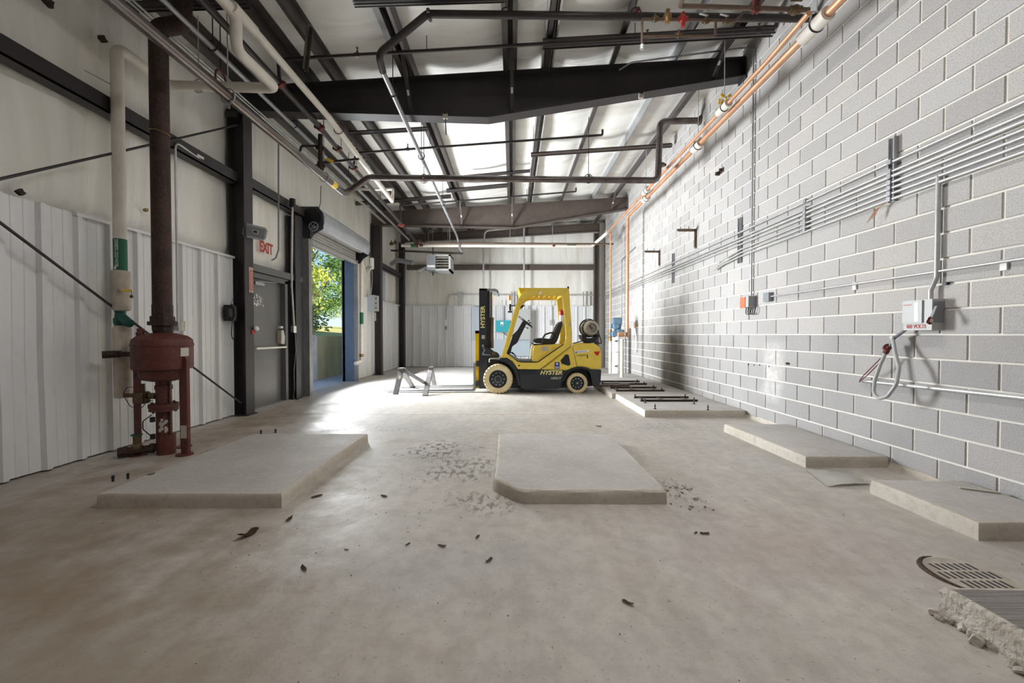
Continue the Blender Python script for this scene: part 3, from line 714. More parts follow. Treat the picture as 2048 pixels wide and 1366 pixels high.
# crumbs where the lower right pad is breaking up, and mortar smear along the wall foot
g = G()
for k in range(26):
    t = R_(0,1); x = 1.86-abs(random.gauss(0,.03)); yy = .9+.86*t
    g.cbox((x, yy, .012), (R_(.012,.05), R_(.012,.05), R_(.012,.04)), Matrix.Rotation(R_(0,3), 3, Vector((R_(-1,1), R_(-1,1), 1)).normalized()), .003)
tag(obj('concrete_rubble', g, 'padrough', smooth=0), 'crumbled concrete bits along edge of lower right pad', 'rubble', kind='stuff')
g = G()
for k in range(30):
    x = R_(1.14,1.42); yy = R_(2.75,3.25); s = R_(.008,.028)
    g.cbox((x, yy, s*.3), (s, s*.8, s*.6), Matrix.Rotation(R_(0,3), 3, 'Z'), .002)
tag(obj('concrete_rubble', g, 'padrough', smooth=0), 'concrete chips beside right front corner of middle pad', 'rubble', kind='stuff')
g = G()
def smear(u, v):
    yy = 2.3+u*5.2; hgt = .05+.03*nz(Vector((yy*2.1, 0, 0)))+.02*nz(Vector((yy*7, 1, 0)))
    return (XR-.008-.03*(1-v)**2, yy, v*hgt)
g.grid(90, 5, smear); o = obj('mortar_smear', g, 'pade', wr, 60)

# anchor bolts standing in pads and floor
def bolt(x, y, z, h=.07, lean=0):
    g = G()
    if z < .01: return g.cyl((x, y, z), (x, y, z+h), .009, 8).cyl((x, y, z+h*.6), (x, y, z+h*.8), .012, 6)
    g.cyl((x, y, z), (x+lean*h, y, z+h), .008, 8); g.cyl((x, y, z), (x, y, z+.012), .02, 6); g.cyl((x+lean*h*.5, y, z+h*.5), (x+lean*h*.6, y, z+h*.68), .015, 6); return g
for (px, py, z, l) in ((1290, 806, .1, 'nearest block wall pad, far left one'), (1310, 818, .1, 'nearest block wall pad, front left one'), (1388, 808, .1, 'nearest block wall pad, far right one'), (1416, 820, .1, 'nearest block wall pad, front right one'),
                       (522, 868, 0, 'floor just behind left pad, left one'), (551, 866, 0, 'floor just behind left pad, right one'),
                       (226, 963, 0, 'floor left of left pad, left one'), (256, 958, 0, 'floor left of left pad, right one')):
    p = P(px, py, Z=z); tag(obj('anchor_bolt', bolt(p.x, p.y, z, .075 if z else .05), 'dark'), 'rusty anchor bolt standing in '+l, 'anchor bolt')
# rusty angle-iron base frames on the wall pads
def base_frame(label, x0, x1, y0, y1, z):
    t = thing('angle_iron_frame', label, 'base frame', ((x0+x1)/2, (y0+y1)/2, z))
    for a in (y0, y1):
        obj('rail', G().box(x0, x1, a-.03, a+.03, z, z+.008).box(x0, x1, a-.03, a-.022, z, z+.035), 'rust', t, 0)
    for a in (x0+.05, (x0+x1)/2-.1, x1-.15):
        obj('cross_tie', G().box(a, a+.05, y0, y1, z+.008, z+.016), 'brownp', t, 0)
    for a in (x0+.02, x1-.05):
        for b in (y0, y1): obj('anchor_bolt', bolt(a, b, z, .07), 'dark', t)
    return t
base_frame('rusty angle-iron base frame on near wall pad, nearest of three', 2.15, 3.1, 6.75, 7.1, .1)
base_frame('rusty angle-iron base frame on far wall pad, middle of three', 2.05, 3.0, 7.95, 8.4, .1)
base_frame('rusty angle-iron base frame on far wall pad, farthest of three', 2.0, 3.0, 9.0, 9.5, .1)
tag(obj('loose_plank', G().cbox((2.2, 8.7, .125), (.7, .1, .04), Matrix.Rotation(.2, 3, 'Z'), .004), 'brownp'), 'brown plank lying between the rusty frames on far pad', 'plank')

# loose pale sheet lying half under the pads
def sheet(u, v):
    a = P(1612,938,Z=.01).lerp(P(1700,940,Z=.01), u); b = P(1655,972,Z=.01).lerp(P(1742,968,Z=.01), u); p = a.lerp(b, v)
    return (p.x, p.y, .006+.03*max(0, math.sin(v*2.6)*math.sin(u*3))*v + .004*nz(Vector((u*5, v*5, 1))))
g = G().grid(16, 12, sheet); bmesh.ops.solidify(g.bm, geom=g.bm.faces[:], thickness=.004)
tag(obj('cardboard_sheet', g, 'paper', smooth=60), 'pale curled sheet lying on floor between two wall pads', 'sheet')
# thin rag / strip at the wall foot of the right pad
tag(obj('steel_strip', G().cbox((3.33, 2.86, .112), (.2, .03, .008), Matrix.Rotation(-.5, 3, 'Z')), 'plate'), 'small pale strip lying on short pad at right edge', 'strip')

# floor drain
dx, dy, dr = 2.31, 2.02, .165
fd = thing('floor_drain', 'round slotted floor drain grate beside the lower right pad', 'drain', (dx, dy, 0))
g = G(); seg = 40
for k in range(seg):
    a0, a1 = 2*math.pi*k/seg, 2*math.pi*(k+1)/seg
    g.bm.faces.new([g.bm.verts.new((dx+r*math.cos(a), dy+r*math.sin(a), z)) for r, a, z in ((dr+.012,a0,.0015),(dr+.012,a1,.0015),(dr,a1,.003),(dr,a0,.003))])
obj('rim', g, 'pade', fd, 0)
obj('open_joint', G().tube([(dx+(dr+.012)*math.cos(a), dy+(dr+.012)*math.sin(a), -.001) for a in [1.6+k*.14 for k in range(18)]], [.004+.011*math.sin(math.pi*k/17) for k in range(18)], 6), 'rust', fd)
obj('grate', G().lathe([(0,.001),(dr,.001),(dr,.004),(0,.0045)], (dx,dy,0), 'Z', 40), mat('drain_grate', (186,178,168), .6, .1, (160,150,138), 14, .4), fd, 0)
for row, yo in enumerate((-.075, 0, .075)):
    for k in range(9):
        xo = -.128+k*.032; l = .032
        if math.hypot(xo, yo)+l > dr+.01: l = .016
        if math.hypot(xo, yo)+.012 > dr-.01: continue
        obj('slot', G().cbox((dx+xo, dy+yo, .0046), (.013, l*1.75, .0012)), 'black', fd, 0)

# dry leaves and scraps on the floor
def leaf_obj(px, py, s, label, curl=.5):
    p = P(px, py, Z=0); g = G(); rot = R_(0, 6.28)
    n = 9; out = []
    for k in range(n):
        a = 2*math.pi*k/n; r = s*(.55+.45*abs(math.cos(a)))*R_(.75,1.1); out.append((r*math.cos(a), .62*r*math.sin(a)))
    V = [g.bm.verts.new((p.x+x*math.cos(rot)-y*math.sin(rot), p.y+x*math.sin(rot)+y*math.cos(rot), .004+curl*.35*((x*x*1.3+y*y)/s)*R_(.3,1.5))) for x, y in out]
    c = g.bm.verts.new((p.x, p.y, .003))
    for k in range(n): g.bm.faces.new((c, V[k], V[(k+1)%n]))
    bmesh.ops.solidify(g.bm, geom=g.bm.faces[:], thickness=.0015)
    return tag(obj('dry_leaf', g, 'leaf', smooth=60), label, 'leaf')
leaf_obj(498, 1070, .075, 'largest curled brown leaf, in front of the left pad', .9)
leaf_obj(578, 1040, .04, 'curled brown leaf just off near right corner of left pad', .9)
leaf_obj(634, 993, .05, 'flat brown leaf on floor right of the left pad edge', .15)
leaf_obj(768, 993, .04, 'flat brown leaf on floor between left and middle pads', .3)
leaf_obj(608, 1139, .03, 'crumpled leaf on floor below the largest curled leaf')
leaf_obj(884, 1093, .03, 'crumpled dark leaf on floor below left side of middle pad')
leaf_obj(955, 1075, .025, 'small crumpled leaf below broken corner of middle pad')
leaf_obj(978, 1122, .03, 'small grey leaf scrap below the broken pad corner')
leaf_obj(1410, 1068, .035, 'crumpled brown leaf right of middle pad shadow, larger of a pair')
leaf_obj(1391, 1067, .02, 'crumpled brown leaf right of middle pad shadow, smaller of a pair')
leaf_obj(1255, 1207, .03, 'thin curled leaf on bare floor in the centre foreground')
leaf_obj(1197, 853, .05, 'dark scrap on floor behind the middle pad')
leaf_obj(815, 1090, .02, 'tiny leaf on floor between left pad and centre leaf')
leaf_obj(693, 1101, .018, 'tiny leaf on floor right of the crumpled leaf below left pad')
leaf_obj(302, 974, .03, 'small dark scrap on top of the left pad')
for o in [o for o in C.objects if o.name.startswith('dry_leaf')]: o['group'] = 'dry leaves scattered on the floor'
bpy.data.objects[[o.name for o in C.objects if o.get('label') == 'small dark scrap on top of the left pad'][0]].location.z += .1
g = G()
for k in range(300):
    if random.random() < .55: x, yy = random.gauss(-.55,.5), random.gauss(3.6,.9)
    else: x, yy = R_(-3.4,3.2), R_(1.2,6)
    if any(a < x < b and c < yy < d for a, b, c, d in ((-2.97,-1.57,2.78,4.6), (-.2,1.17,2.84,4.6), (1.8,3.5,0,1.8), (2.6,3.5,2.3,5.1), (1.85,3.5,5.9,12))): continue
    s = R_(.0015,.0042); g.cbox((x, yy, s*.3), (s*2, s, s*.6), Matrix.Rotation(R_(0,3), 3, 'Z'))
tag(obj('floor_grit', g, 'leaf', smooth=0), 'scattered grit and leaf crumbs on the floor', 'grit', kind='stuff')
tag(obj('floor_bolt_stub', G().cyl((-.33,4.35,0), (-.33,4.35,.004), .03, 16), 'galvw'), 'small bright metal disc set in floor between left and middle pads', 'metal disc')

# ================================================================== A-frame stand left of the forks
st = thing('steel_stand', 'low grey A-frame stand on floor in front of the fork tips', 'stand', (-2.1, 8.7, 0))
M['stand'] = mat('worn_grey_steel', (128,126,124), .5, .2, (98,96,96), 6, .4)
def leg(a, b, w=.11, t=.035): obj('leg', G().bar(a, b, w, t, up=(0,1,0), bev=.006), 'stand', st)
A0 = P(803, 738, Y=8.5); A1 = P(862, 736, Y=8.8)
leg(P(791, 789, Z=.0)+Vector((0,0,.0)), A0); leg(Vector((A0.x+.06, 9.25, 0)), A0)
leg(P(850, 792, Z=0), A1); leg(P(869, 771, Z=0), A1)
obj('cap', G().cbox(A0, (.13,.2,.05), bev=.01), 'stand', st); obj('cap', G().cbox(A1, (.10,.2,.05), bev=.01), 'stand', st)
obj('cross_bar', G().bar(A0+Vector((.02,0,-.01)), P(850, 766, Y=8.3), .06, .09, up=(0,1,0), bev=.006), 'stand', st)
p = A0.lerp(P(791,789,Z=0), .35); obj('tape', G().cbox(p+Vector((.01,-.035,0)), (.04,.004,.09), Matrix.Rotation(.2,3,'Y')), 'white', st)

# ================================================================== forklift
FY = 8.30          # near side plane of the truck
def fk(zx, zy, Y=FY):
    p = P(900+zx/5.465, 550+zy/5.465, Y=Y); return (p.x, p.z)
def fpoly(pts, Y=FY): return [fk(a, b, Y) for a, b in pts]
W = 1.16
fl = thing('forklift', 'yellow and black forklift truck with cream tyres parked across the room', 'forklift', (fk(1000,1300)[0], FY+W/2, 0))
def fp(name, pts, y0, y1, m, bev=0, Y=None, parent=None, seg=2):
    return obj(name, G().prism(fpoly(pts, Y if Y else FY+y0), 'Y', FY+y0, FY+y1, bev, seg), m, parent or fl)
# body
fp('lower_frame', [(740,1022),(990,1028),(1285,1038),(1245,1100),(1222,1180),(1205,1232),(1188,1246),(782,1246),(766,1195),(752,1110)], .02, W-.02, 'fblack', .012)
fp('side_step', [(745,1030),(935,1040),(930,1085),(770,1085)], -.004, .03, 'black', .01)
fp('front_fender', [(545,912),(620,895),(690,940),(730,1000),(750,1090),(770,1200),(745,1215),(725,1120),(700,1050),(650,985),(590,950),(540,940)], .0, .22, 'fblack', .01)
fp('front_fender', [(545,912),(620,895),(690,940),(730,1000),(750,1090),(770,1200),(745,1215),(725,1120),(700,1050),(650,985),(590,950),(540,940)], W-.22, W, 'fblack', .01)
fp('chassis_side', [(556,902),(618,858),(735,945),(770,958),(950,960),(1235,757),(1262,735),(1300,800),(1325,790),(985,1032),(742,1028),(712,985),(650,925),(590,905)], .0, .05, 'yel', .008)
fp('chassis_side', [(556,902),(618,858),(735,945),(770,958),(950,960),(1235,757),(1262,735),(1300,800),(1325,790),(985,1032),(742,1028),(712,985),(650,925),(590,905)], W-.05, W, 'yel', .008)
fp('floor_plate', [(620,868),(740,935),(770,948),(960,948),(960,962),(765,962),(735,950),(618,880)], .05, W-.05, 'black', .004)
fp('seat_hood', [(898,945),(905,870),(912,800),(925,778),(965,768),(1235,758),(1240,768),(955,955)], .06, W-.06, 'yel', .02)
cw = fp('counterweight', [(988,1033),(1310,800),(1330,780),(1362,756),(1420,748),(1585,750),(1640,790),(1658,860),(1655,1035),(1540,1030),(1500,1012),(1440,1000),(1380,1002),(1325,1018),(1285,1042)], .0, W, 'yel', .022, seg=3)
fp('rear_bumper', [(1500,1015),(1545,1032),(1656,1036),(1648,1150),(1630,1222),(1572,1226),(1552,1170),(1540,1100)], .01, W-.01, 'fblack', .012)
fp('rear_arch_lining', [(1285,1042),(1325,1018),(1380,1002),(1440,1000),(1500,1012),(1545,1032),(1552,1090),(1500,1040),(1420,1020),(1340,1040),(1290,1085),(1240,1170),(1225,1150)], .015, W-.015, 'black', .004)
fp('side_port', [(1208,935),(1266,866),(1298,872),(1318,980),(1294,992),(1222,970)], -.008, .02, 'black', 0, parent=cw)
fp('side_port_inner', [(1235,936),(1272,888),(1288,892),(1298,962),(1285,970),(1240,952)], -.010, .0, 'rubber', 0, parent=cw)
fp('tail_reflector', [(1572,838),(1638,834),(1622,882),(1592,874)], -.006, .01, 'lens', .004, parent=cw)
fp('panel_gap', [(985,1030),(1305,788),(1308,793),(988,1034)], -.002, .01, 'black', 0, parent=cw)
fp('panel_gap', [(1338,790),(1343,790),(1392,1000),(1387,1000)], -.002, .01, 'brown', 0, parent=cw)
fp('hood_seam', [(955,950),(1238,752),(1242,762),(962,958)], -.003, .01, 'black', 0)
fp('inner_chassis', [(415,915),(560,930),(1640,960),(1560,1215),(1200,1238),(700,1238),(415,1210)], .25, W-.25, 'black', .01)
fp('axle', [(480,1090),(570,1090),(570,1180),(480,1180)], .1, W-.1, 'black')
# overhead guard
gp = [(560,902),(638,612),(722,320),(752,250),(792,192),(850,152),(900,140),(1292,140),(1304,170),(1336,640),(1334,730),(1300,800),(1250,760),(1268,700),(1268,640),(1228,225),(1175,226),(905,226),(850,240),(806,285),(770,350),(690,625),(618,860)]
for a, b in ((.02, .085), (W-.085, W-.02)): fp('guard_side', gp, a, b, 'yel', .014, Y=FY+.02)
x0, zt = fk(745,140); x1, _ = fk(1290,140)
fp('guard_visor', [(745,140),(900,142),(905,170),(840,178),(790,215),(768,200)], .05, W-.05, 'yeld', .006, Y=FY+.05)
fp('guard_rear_bar', [(1225,150),(1300,150),(1304,215),(1228,225)], .085, W-.085, 'yel', .006)
for k in range(5):
    zx = 930+k*62
    fp('guard_roof_bar', [(zx,160),(zx+16,160),(zx+16,205),(zx,205)], .085, W-.085, 'yeld', .003)
fp('guard_light', [(965,210),(985,178),(1005,182),(990,212)], .0, .03, 'white', .004)
fp('guard_sticker', [(1295,530),(1322,528),(1324,556),(1296,558)], .014, .02, 'plate', 0)
g = G(); a = fk(1298,118); b = fk(1300,210); g.box(a[0]-.012, a[0]+.02, FY+.1, FY+.14, b[1], a[1], .004); obj('backup_alarm', g, 'black', fl)
# seat
fp('seat_cushion', [(914,712),(935,697),(1010,690),(1130,702),(1132,752),(1010,752),(930,744),(916,734)], .3, W-.3, 'vinylb', .02, seg=3)
fp('seat_back', [(1100,752),(1112,700),(1150,610),(1180,545),(1216,500),(1236,514),(1226,560),(1185,690),(1160,748),(1130,756)], .3, W-.3, 'vinylb', .02, seg=3)
fp('seat_rail', [(888,740),(905,742),(925,757),(1125,757),(1125,766),(915,766)], .34, W-.34, 'black', .003)
path = [Vector((fk(a,b,FY+.28)[0], FY+.28, fk(a,b,FY+.28)[1])) for a, b in ((1012,745),(1014,690),(1040,650),(1100,630),(1150,640),(1165,680))]
obj('armrest', G().tube(path, .018, 10, fillet=.05), 'vinylb', fl)
fp('hood_label', [(1000,782),(1072,782),(1072,830),(1000,830)], .054, .062, 'plate', 0)
# steering column, wheel, levers
fp('steering_column', [(612,862),(640,800),(690,650),(740,600),(798,498),(832,512),(835,535),(760,690),(735,745),(680,780),(660,865)], .35, W-.35, 'fblack', .015)
sc_ = fk(825,512,FY+.58); obj('steering_wheel', G().torus((sc_[0], FY+.58, sc_[1]), (.62,0,.78), .185, .014, 28, 8).cyl((sc_[0], FY+.58, sc_[1]), (sc_[0]-.09, FY+.58, sc_[1]-.1), .03, 12).cyl((sc_[0]-.14, FY+.58, sc_[1]+.11), (sc_[0]+.14, FY+.58, sc_[1]-.11), .012, 8).cyl((sc_[0], FY+.40, sc_[1]), (sc_[0], FY+.76, sc_[1]), .012, 8), 'black', fl)
g = G()
for k, (a, b) in enumerate(((860,500),(850,580),(875,520))):
    q = fk(a,b,FY+.5); r = fk(800,560,FY+.5); g.cyl((r[0], FY+.45+k*.07, r[1]), (q[0], FY+.45+k*.07, q[1]), .007, 8); g.ball((q[0], FY+.45+k*.07, q[1]), .018)
obj('control_lever', g, 'black', fl)
g = G(); g.bar(Vector((fk(680,850)[0], FY+.3, fk(680,850)[1])), Vector((fk(725,900)[0], FY+.3, fk(725,900)[1])), .1, .02); g.bar(Vector((fk(640,840)[0], FY+.5, fk(640,840)[1])), Vector((fk(700,880)[0], FY+.5, fk(700,880)[1])), .08, .02); obj('pedal', g, 'rubber', fl)
# mast
def rail(zx0, zx1, zy0, zy1, y0, y1, m, name, bev=.004):
    a = fk(zx0, zy0, FY+y0); b = fk(zx1, zy1, FY+y0); return obj(name, G().box(a[0], b[0], FY+y0, FY+y1, b[1], a[1], bev), m, fl)
mast = rail(318, 406, 148, 1242, .2, .235, 'fblack', 'mast_outer_rail')
for y0, y1 in ((W-.235, W-.2),): rail(318, 406, 148, 1242, y0, y1, 'fblack', 'mast_outer_rail')
for y0, y1 in ((.22, .30), (W-.30, W-.22)): rail(405, 436, 175, 1220, y0, y1, 'black', 'mast_inner_rail')
for y0 in (.3, W-.34):
    a = fk(455, 185, FY+y0); b = fk(455, 800, FY+y0); c = fk(455, 480, FY+y0)
    obj('lift_cylinder', G().cyl((a[0], FY+y0, c[1]), (b[0], FY+y0, b[1]), .042, 16).cyl((a[0], FY+y0, c[1]-.03), (a[0], FY+y0, c[1]+.03), .05, 16), 'brownp', fl)
    obj('lift_rod', G().cyl((a[0], FY+y0, c[1]), (a[0], FY+y0, a[1]), .026, 14), 'chrome', fl)
fp('mast_crosshead', [(318,145),(500,150),(528,165),(532,196),(515,200),(500,178),(420,172),(320,172)], .2, W-.2, 'galv', .008)
rail(330, 400, 330, 380, .24, W-.24, 'fblack', 'mast_crossbar'); rail(330, 400, 1120, 1200, .24, W-.24, 'fblack', 'mast_crossbar')
fp('tilt_bracket', [(345,768),(360,756),(392,790),(440,800),(470,830),(520,850),(545,885),(530,905),(440,905),(352,878),(350,862),(372,820)], .12, .2, 'fblack', .01)
fp('tilt_bracket_edge', [(345,768),(360,756),(375,775),(362,782),(384,822),(364,862),(440,870),(440,880),(352,876),(350,860),(372,820)], .112, .12, 'galv', .002)
g = G(); a = fk(478, 860, FY+.1); g.lathe([(0,0),(.045,0),(.045,.05),(0,.05)], (a[0], FY+.1, a[1]), 'Y', 18); obj('tilt_pin', g, 'bronze', fl)
g = G(); a = fk(430,915,FY+.15); b = fk(560,905,FY+.15); g.tube([(a[0],FY+.15,a[1]-.08),(a[0],FY+.15,a[1]),(b[0],FY+.15,b[1])], .012, 8, fillet=.03); obj('hose_guard', g, 'galvw', fl)
# chain of hoses inside the mast
for k in range(3):
    a = fk(415+k*9, 190, FY+.45+.08*k); b = fk(415+k*9, 780, FY+.45+.08*k)
    obj('mast_hose', G().tube([(a[0], FY+.45+.08*k, a[1]), (b[0], FY+.45+.08*k, b[1])], .012, 8), 'rubber', fl)
# carriage and forks
for y0, y1 in ((.24, .30), (W-.30, W-.24)): rail(276, 318, 608, 1240, y0, y1, 'yeld', 'backrest_post')
rail(276, 318, 608, 640, .24, W-.24, 'yeld', 'backrest_rail'); rail(285, 316, 940, 1000, .1, W-.1, 'fblack', 'carriage_bar'); rail(285, 316, 1160, 1220, .1, W-.1, 'fblack', 'carriage_bar')
for k in range(5): rail(290, 308, 640, 950, .38+k*.1, .392+k*.1, 'yeld', 'backrest_bar', .002)
for y0, tip in ((.16, 768), (W-.28, 796)):
    sx = fk(255, 1000, FY+y0)[0]; sx1 = fk(278, 1000, FY+y0)[0]; tipx = P(tip, 781, Y=FY+y0).x
    obj('fork', G().prism([(sx, .62), (sx1, .62), (sx1, .05), (sx1-.03, .025), (tipx, .03), (tipx-.0, .04), (sx-.03, .07), (sx, .10)], 'Y', FY+y0, FY+y0+.12, .004), 'greyd', fl)
# wheels
def wheel(name, zx, zy, R, rr, y0, wd, side):
    c = fk(zx, zy, FY+max(0, y0)); r = R/5.465*FY/F; hub = rr/5.465*FY/F; r = c[1]; yy = FY+y0
    t = obj(name, G().lathe([(hub,0.012),(hub*1.25,.0),(r*.93,.008),(r,.045),(r,wd-.045),(r*.93,wd-.008),(hub,wd)], (c[0], yy, c[1]), 'Y', 48), 'tyre', fl)
    n = 26; g = G()
    for k in range(n):
        a = 2*math.pi*k/n
        for s in (0, 1): 
            q = a+s*math.pi/n; m_ = Matrix.Translation((c[0]+math.cos(q)*(r-.006), yy+ (.03 if s == 0 else wd-.03), c[1]+math.sin(q)*(r-.006))) @ Matrix.Rotation(-q, 4, 'Y')
            g.box(-.012, .006, -.035, .035, -.02, .02, .004, m_)
    obj('tread_lug', g, 'tyre', t)['kind'] = 'stuff'
    f0 = yy+.004
    if side < 0: obj('rim', G().lathe([(0,.0),(hub*.45,.0),(hub*.5,.03),(hub*.85,.035),(hub,.005),(hub,.06),(0,.06)], (c[0], f0, c[1]), 'Y', 36), 'fblack', t)
    else: obj('rim', G().lathe([(0,wd-.06),(hub,wd-.06),(hub,wd-.01),(hub*.8,wd-.04),(0,wd-.03)], (c[0], f0, c[1]), 'Y', 36), 'fblack', t); return t
    for k in range(10):
        a = 2*math.pi*k/10; u, v = c[0]+math.cos(a)*hub*.68, c[1]+math.sin(a)*hub*.68
        obj('lug_nut', G().cyl((u, f0+.012, v), (u, f0+.036, v), .012, 6), 'galvw', t)
    if R > 150:
        for k in range(14):
            a = 2*math.pi*k/14; obj('hub_bolt', G().cyl((c[0]+math.cos(a)*hub*.36, f0-.006, c[1]+math.sin(a)*hub*.36), (c[0]+math.cos(a)*hub*.36, f0+.01, c[1]+math.sin(a)*hub*.36), .007, 6), 'galvw', t)
    else: obj('hub_cap', G().lathe([(0,-.012),(.02,-.01),(.025,.01),(0,.01)], (c[0], f0, c[1]), 'Y', 16), 'galv', t)
    return t
wheel('front_wheel', 525, 1137, 172, 98, -.02, .24, -1)
wheel('front_wheel', 525, 1137, 172, 98, W-.22, .24, 1)
wheel('rear_wheel', 1392, 1183, 137, 76, .04, .2, -1)
wheel('rear_wheel', 1392, 1183, 137, 76, W-.24, .2, 1)
# gas cylinder on the counterweight
c = fk(1545, 580, FY+.25); r = .165
lp = obj('gas_cylinder', G().lathe([(0,-.0),(.1,.0),(.14,.015),(.162,.05),(.165,.1),(.165,.6),(.15,.68),(.08,.73),(0,.74)], (c[0], FY+.22, c[1]), 'Y', 36), 'lpg', fl)
obj('cylinder_collar', G().lathe([(.10,-.05),(.125,-.05),(.125,.02),(.10,.02)], (c[0], FY+.22, c[1]), 'Y', 30), 'lpg', lp)
obj('cylinder_valve', G().cyl((c[0], FY+.16, c[1]), (c[0], FY+.24, c[1]), .022, 10).cyl((c[0]-.05, FY+.18, c[1]+.06), (c[0], FY+.2, c[1]), .015, 8), 'bronze', lp)
for yy in (.34, .72): obj('strap', G().torus((c[0], FY+yy, c[1]), (0,1,0), .172, .012, 30, 6), 'black', lp)
obj('hoop', G().torus((c[0]-.05, FY+.3, c[1]), (.15,1,0), .19, .01, 30, 6), 'black', lp)
fp('cylinder_bracket', [(1440,655),(1475,660),(1500,690),(1590,690),(1600,655),(1640,655),(1600,710),(1560,745),(1500,745),(1450,700)], .3, .75, 'black', .006)
path = [Vector((fk(a,b,FY+.2)[0], FY+.2, fk(a,b,FY+.2)[1])) for a, b in ((1610,600),(1640,680),(1660,752),(1610,740),(1560,728),(1440,722),(1350,748))]
obj('gas_hose', G().tube(path, .011, 8, fillet=.08), 'rubber', fl)
# beacon with bracket, mirror, extinguisher
a = fk(652, 250, FY+.1); b = fk(655, 350, FY+.1)
bk = obj('beacon_bracket', G().cyl((b[0], FY+.1, b[1]-.08), (b[0], FY+.1, b[1]+.06), .03, 12).cbox((b[0], FY+.1, b[1]-.1), (.09,.05,.03), bev=.004).cyl((b[0], FY+.1, b[1]+.02), (fk(715,335)[0], FY+.06, b[1]+.03), .01, 8), 'black', fl)
obj('beacon_lens', G().cyl((a[0], FY+.1, a[1]-.05), (a[0], FY+.1, a[1]+.05), .028, 14), 'amber', bk)
a = fk(790, 345, FY+.3); obj('mirror', G().cbox((a[0], FY+.3, a[1]), (.1,.05,.04), Matrix.Rotation(-.7,3,'Y'), .006).cyl((a[0], FY+.3, a[1]), (a[0]-.12, FY+.08, a[1]), .006, 8), 'dark', fl)
a = fk(1218, 480, FY+.5); ex = obj('fire_extinguisher', G().lathe([(0,-.12),(.045,-.12),(.05,-.1),(.05,.12),(.03,.16),(.012,.18),(0,.18)], (a[0], FY+.5, a[1]), 'Z', 20), 'white', fl)
obj('extinguisher_head', G().lathe([(0,.08),(.054,.08),(.054,.16),(.02,.2),(0,.2)], (a[0], FY+.5, a[1]), 'Z', 20), 'red', ex)
# lettering and stickers
q = fk(360, 460, FY+.2); text('mast_lettering', 'HYSTER', .125, (q[0], FY+.198, q[1]), axes((0,0,1), (-1,0,0)), M['cream2'], mast, bold=.004, sx=1.06)
q = fk(363, 678, FY+.2); obj('mast_sticker', G().box(q[0]-.035, q[0]+.035, FY+.197, FY+.2, q[1]-.04, q[1]+.04), 'plate', mast, 0)
lf = [o for o in C.objects if o.name == 'lower_frame'][0]
q = fk(1104, 1070); text('side_lettering', 'HYSTER', .118, (q[0], FY+.018, q[1]), ON_F, M['cream2'], lf, shear=.3, bold=.004, sx=1.1)
q = fk(1158, 1130); text('model_lettering', 'H50UT', .065, (q[0], FY+.018, q[1]), ON_F, M['plate'], lf, shear=.3, bold=.002, sx=1.05)
q = fk(1440, 835); rt = Matrix.Rotation(-.11, 3, 'Y')
obj('side_label', G().cbox((q[0], FY-.001, q[1]), (.30,.003,.05), rt), 'white', cw, 0)
text('side_label_lettering', 'United Rentals', .036, (q[0], FY-.003, q[1]), rt @ ON_F, M['bluest'], cw, sx=.95)
q = fk(1378, 846); obj('label_square', G().cbox((q[0], FY-.003, q[1]), (.03,.003,.03), rt), 'bluest', cw, 0)
q = fk(1435, 880); text('fleet_number', '1164457', .062, (q[0], FY-.001, q[1]), Matrix.Rotation(-.04,3,'Y') @ ON_F, M['black'], cw)
q = fk(1502, 890); obj('side_sticker', G().cbox((q[0], FY-.001, q[1]), (.02,.003,.08)), 'black', cw, 0)
q = fk(1170, 990); bs = obj('blue_side_sticker', G().cbox((q[0], FY-.001, q[1]), (.105,.004,.14)), 'bluest', cw, 0)
obj('sticker_mark', G().cbox((q[0], FY-.004, q[1]+.035), (.04,.003,.03), Matrix.Rotation(.78,3,'Y')).cbox((q[0], FY-.004, q[1]-.03), (.085,.003,.012)).cbox((q[0], FY-.004, q[1]-.052), (.085,.003,.008)), 'white', cw, 0)
q = fk(755, 990); obj('side_plug', G().cyl((q[0], FY-.004, q[1]), (q[0], FY+.01, q[1]), .018, 14), 'black', fl)
# ================================================================== overhead pipes
def pipe(name, label, path, r, m, fillet=0, cat='pipe', seg=14):
    t = thing(name, label, cat, path[0]); obj('run', G().tube(path, r, seg, fillet=fillet), m, t, 60); return t
def coupling(t, p, d, r, m='reddk', l=.07, name='coupling'):
    p = Vector(p); d = Vector(d).normalized(); g = G(); g.cyl(p-d*l/2, p+d*l/2, r*1.32, 16); 
    x = d.cross(Vector((0,0,1))); 
    if x.length < .1: x = Vector((1,0,0))
    x.normalize()
    for s in (-1, 1): g.cbox(p+x*s*r*1.45, (.035,.05,.04), None, .004)
    return obj(name, g, m, t)
def hanger(t, p, r, top=None, ring=True, m='dark'):
    """ring round the pipe and a threaded rod up to the roof steel"""
    p = Vector(p); top = top if top else roofz(p.x)+.02
    obj('hanger_rod', G().cyl((p.x, p.y, p.z+r*1.6), (p.x, p.y, top), .006, 8), 'galvw' if m != 'dark' else 'dark', t)
    if ring: obj('hanger_ring', G().torus((p.x, p.y, p.z+max(0, .052-r)+r*.1), (0,1,.0), max(r*1.25, .055), .007, 18, 6, 1.1), m, t)

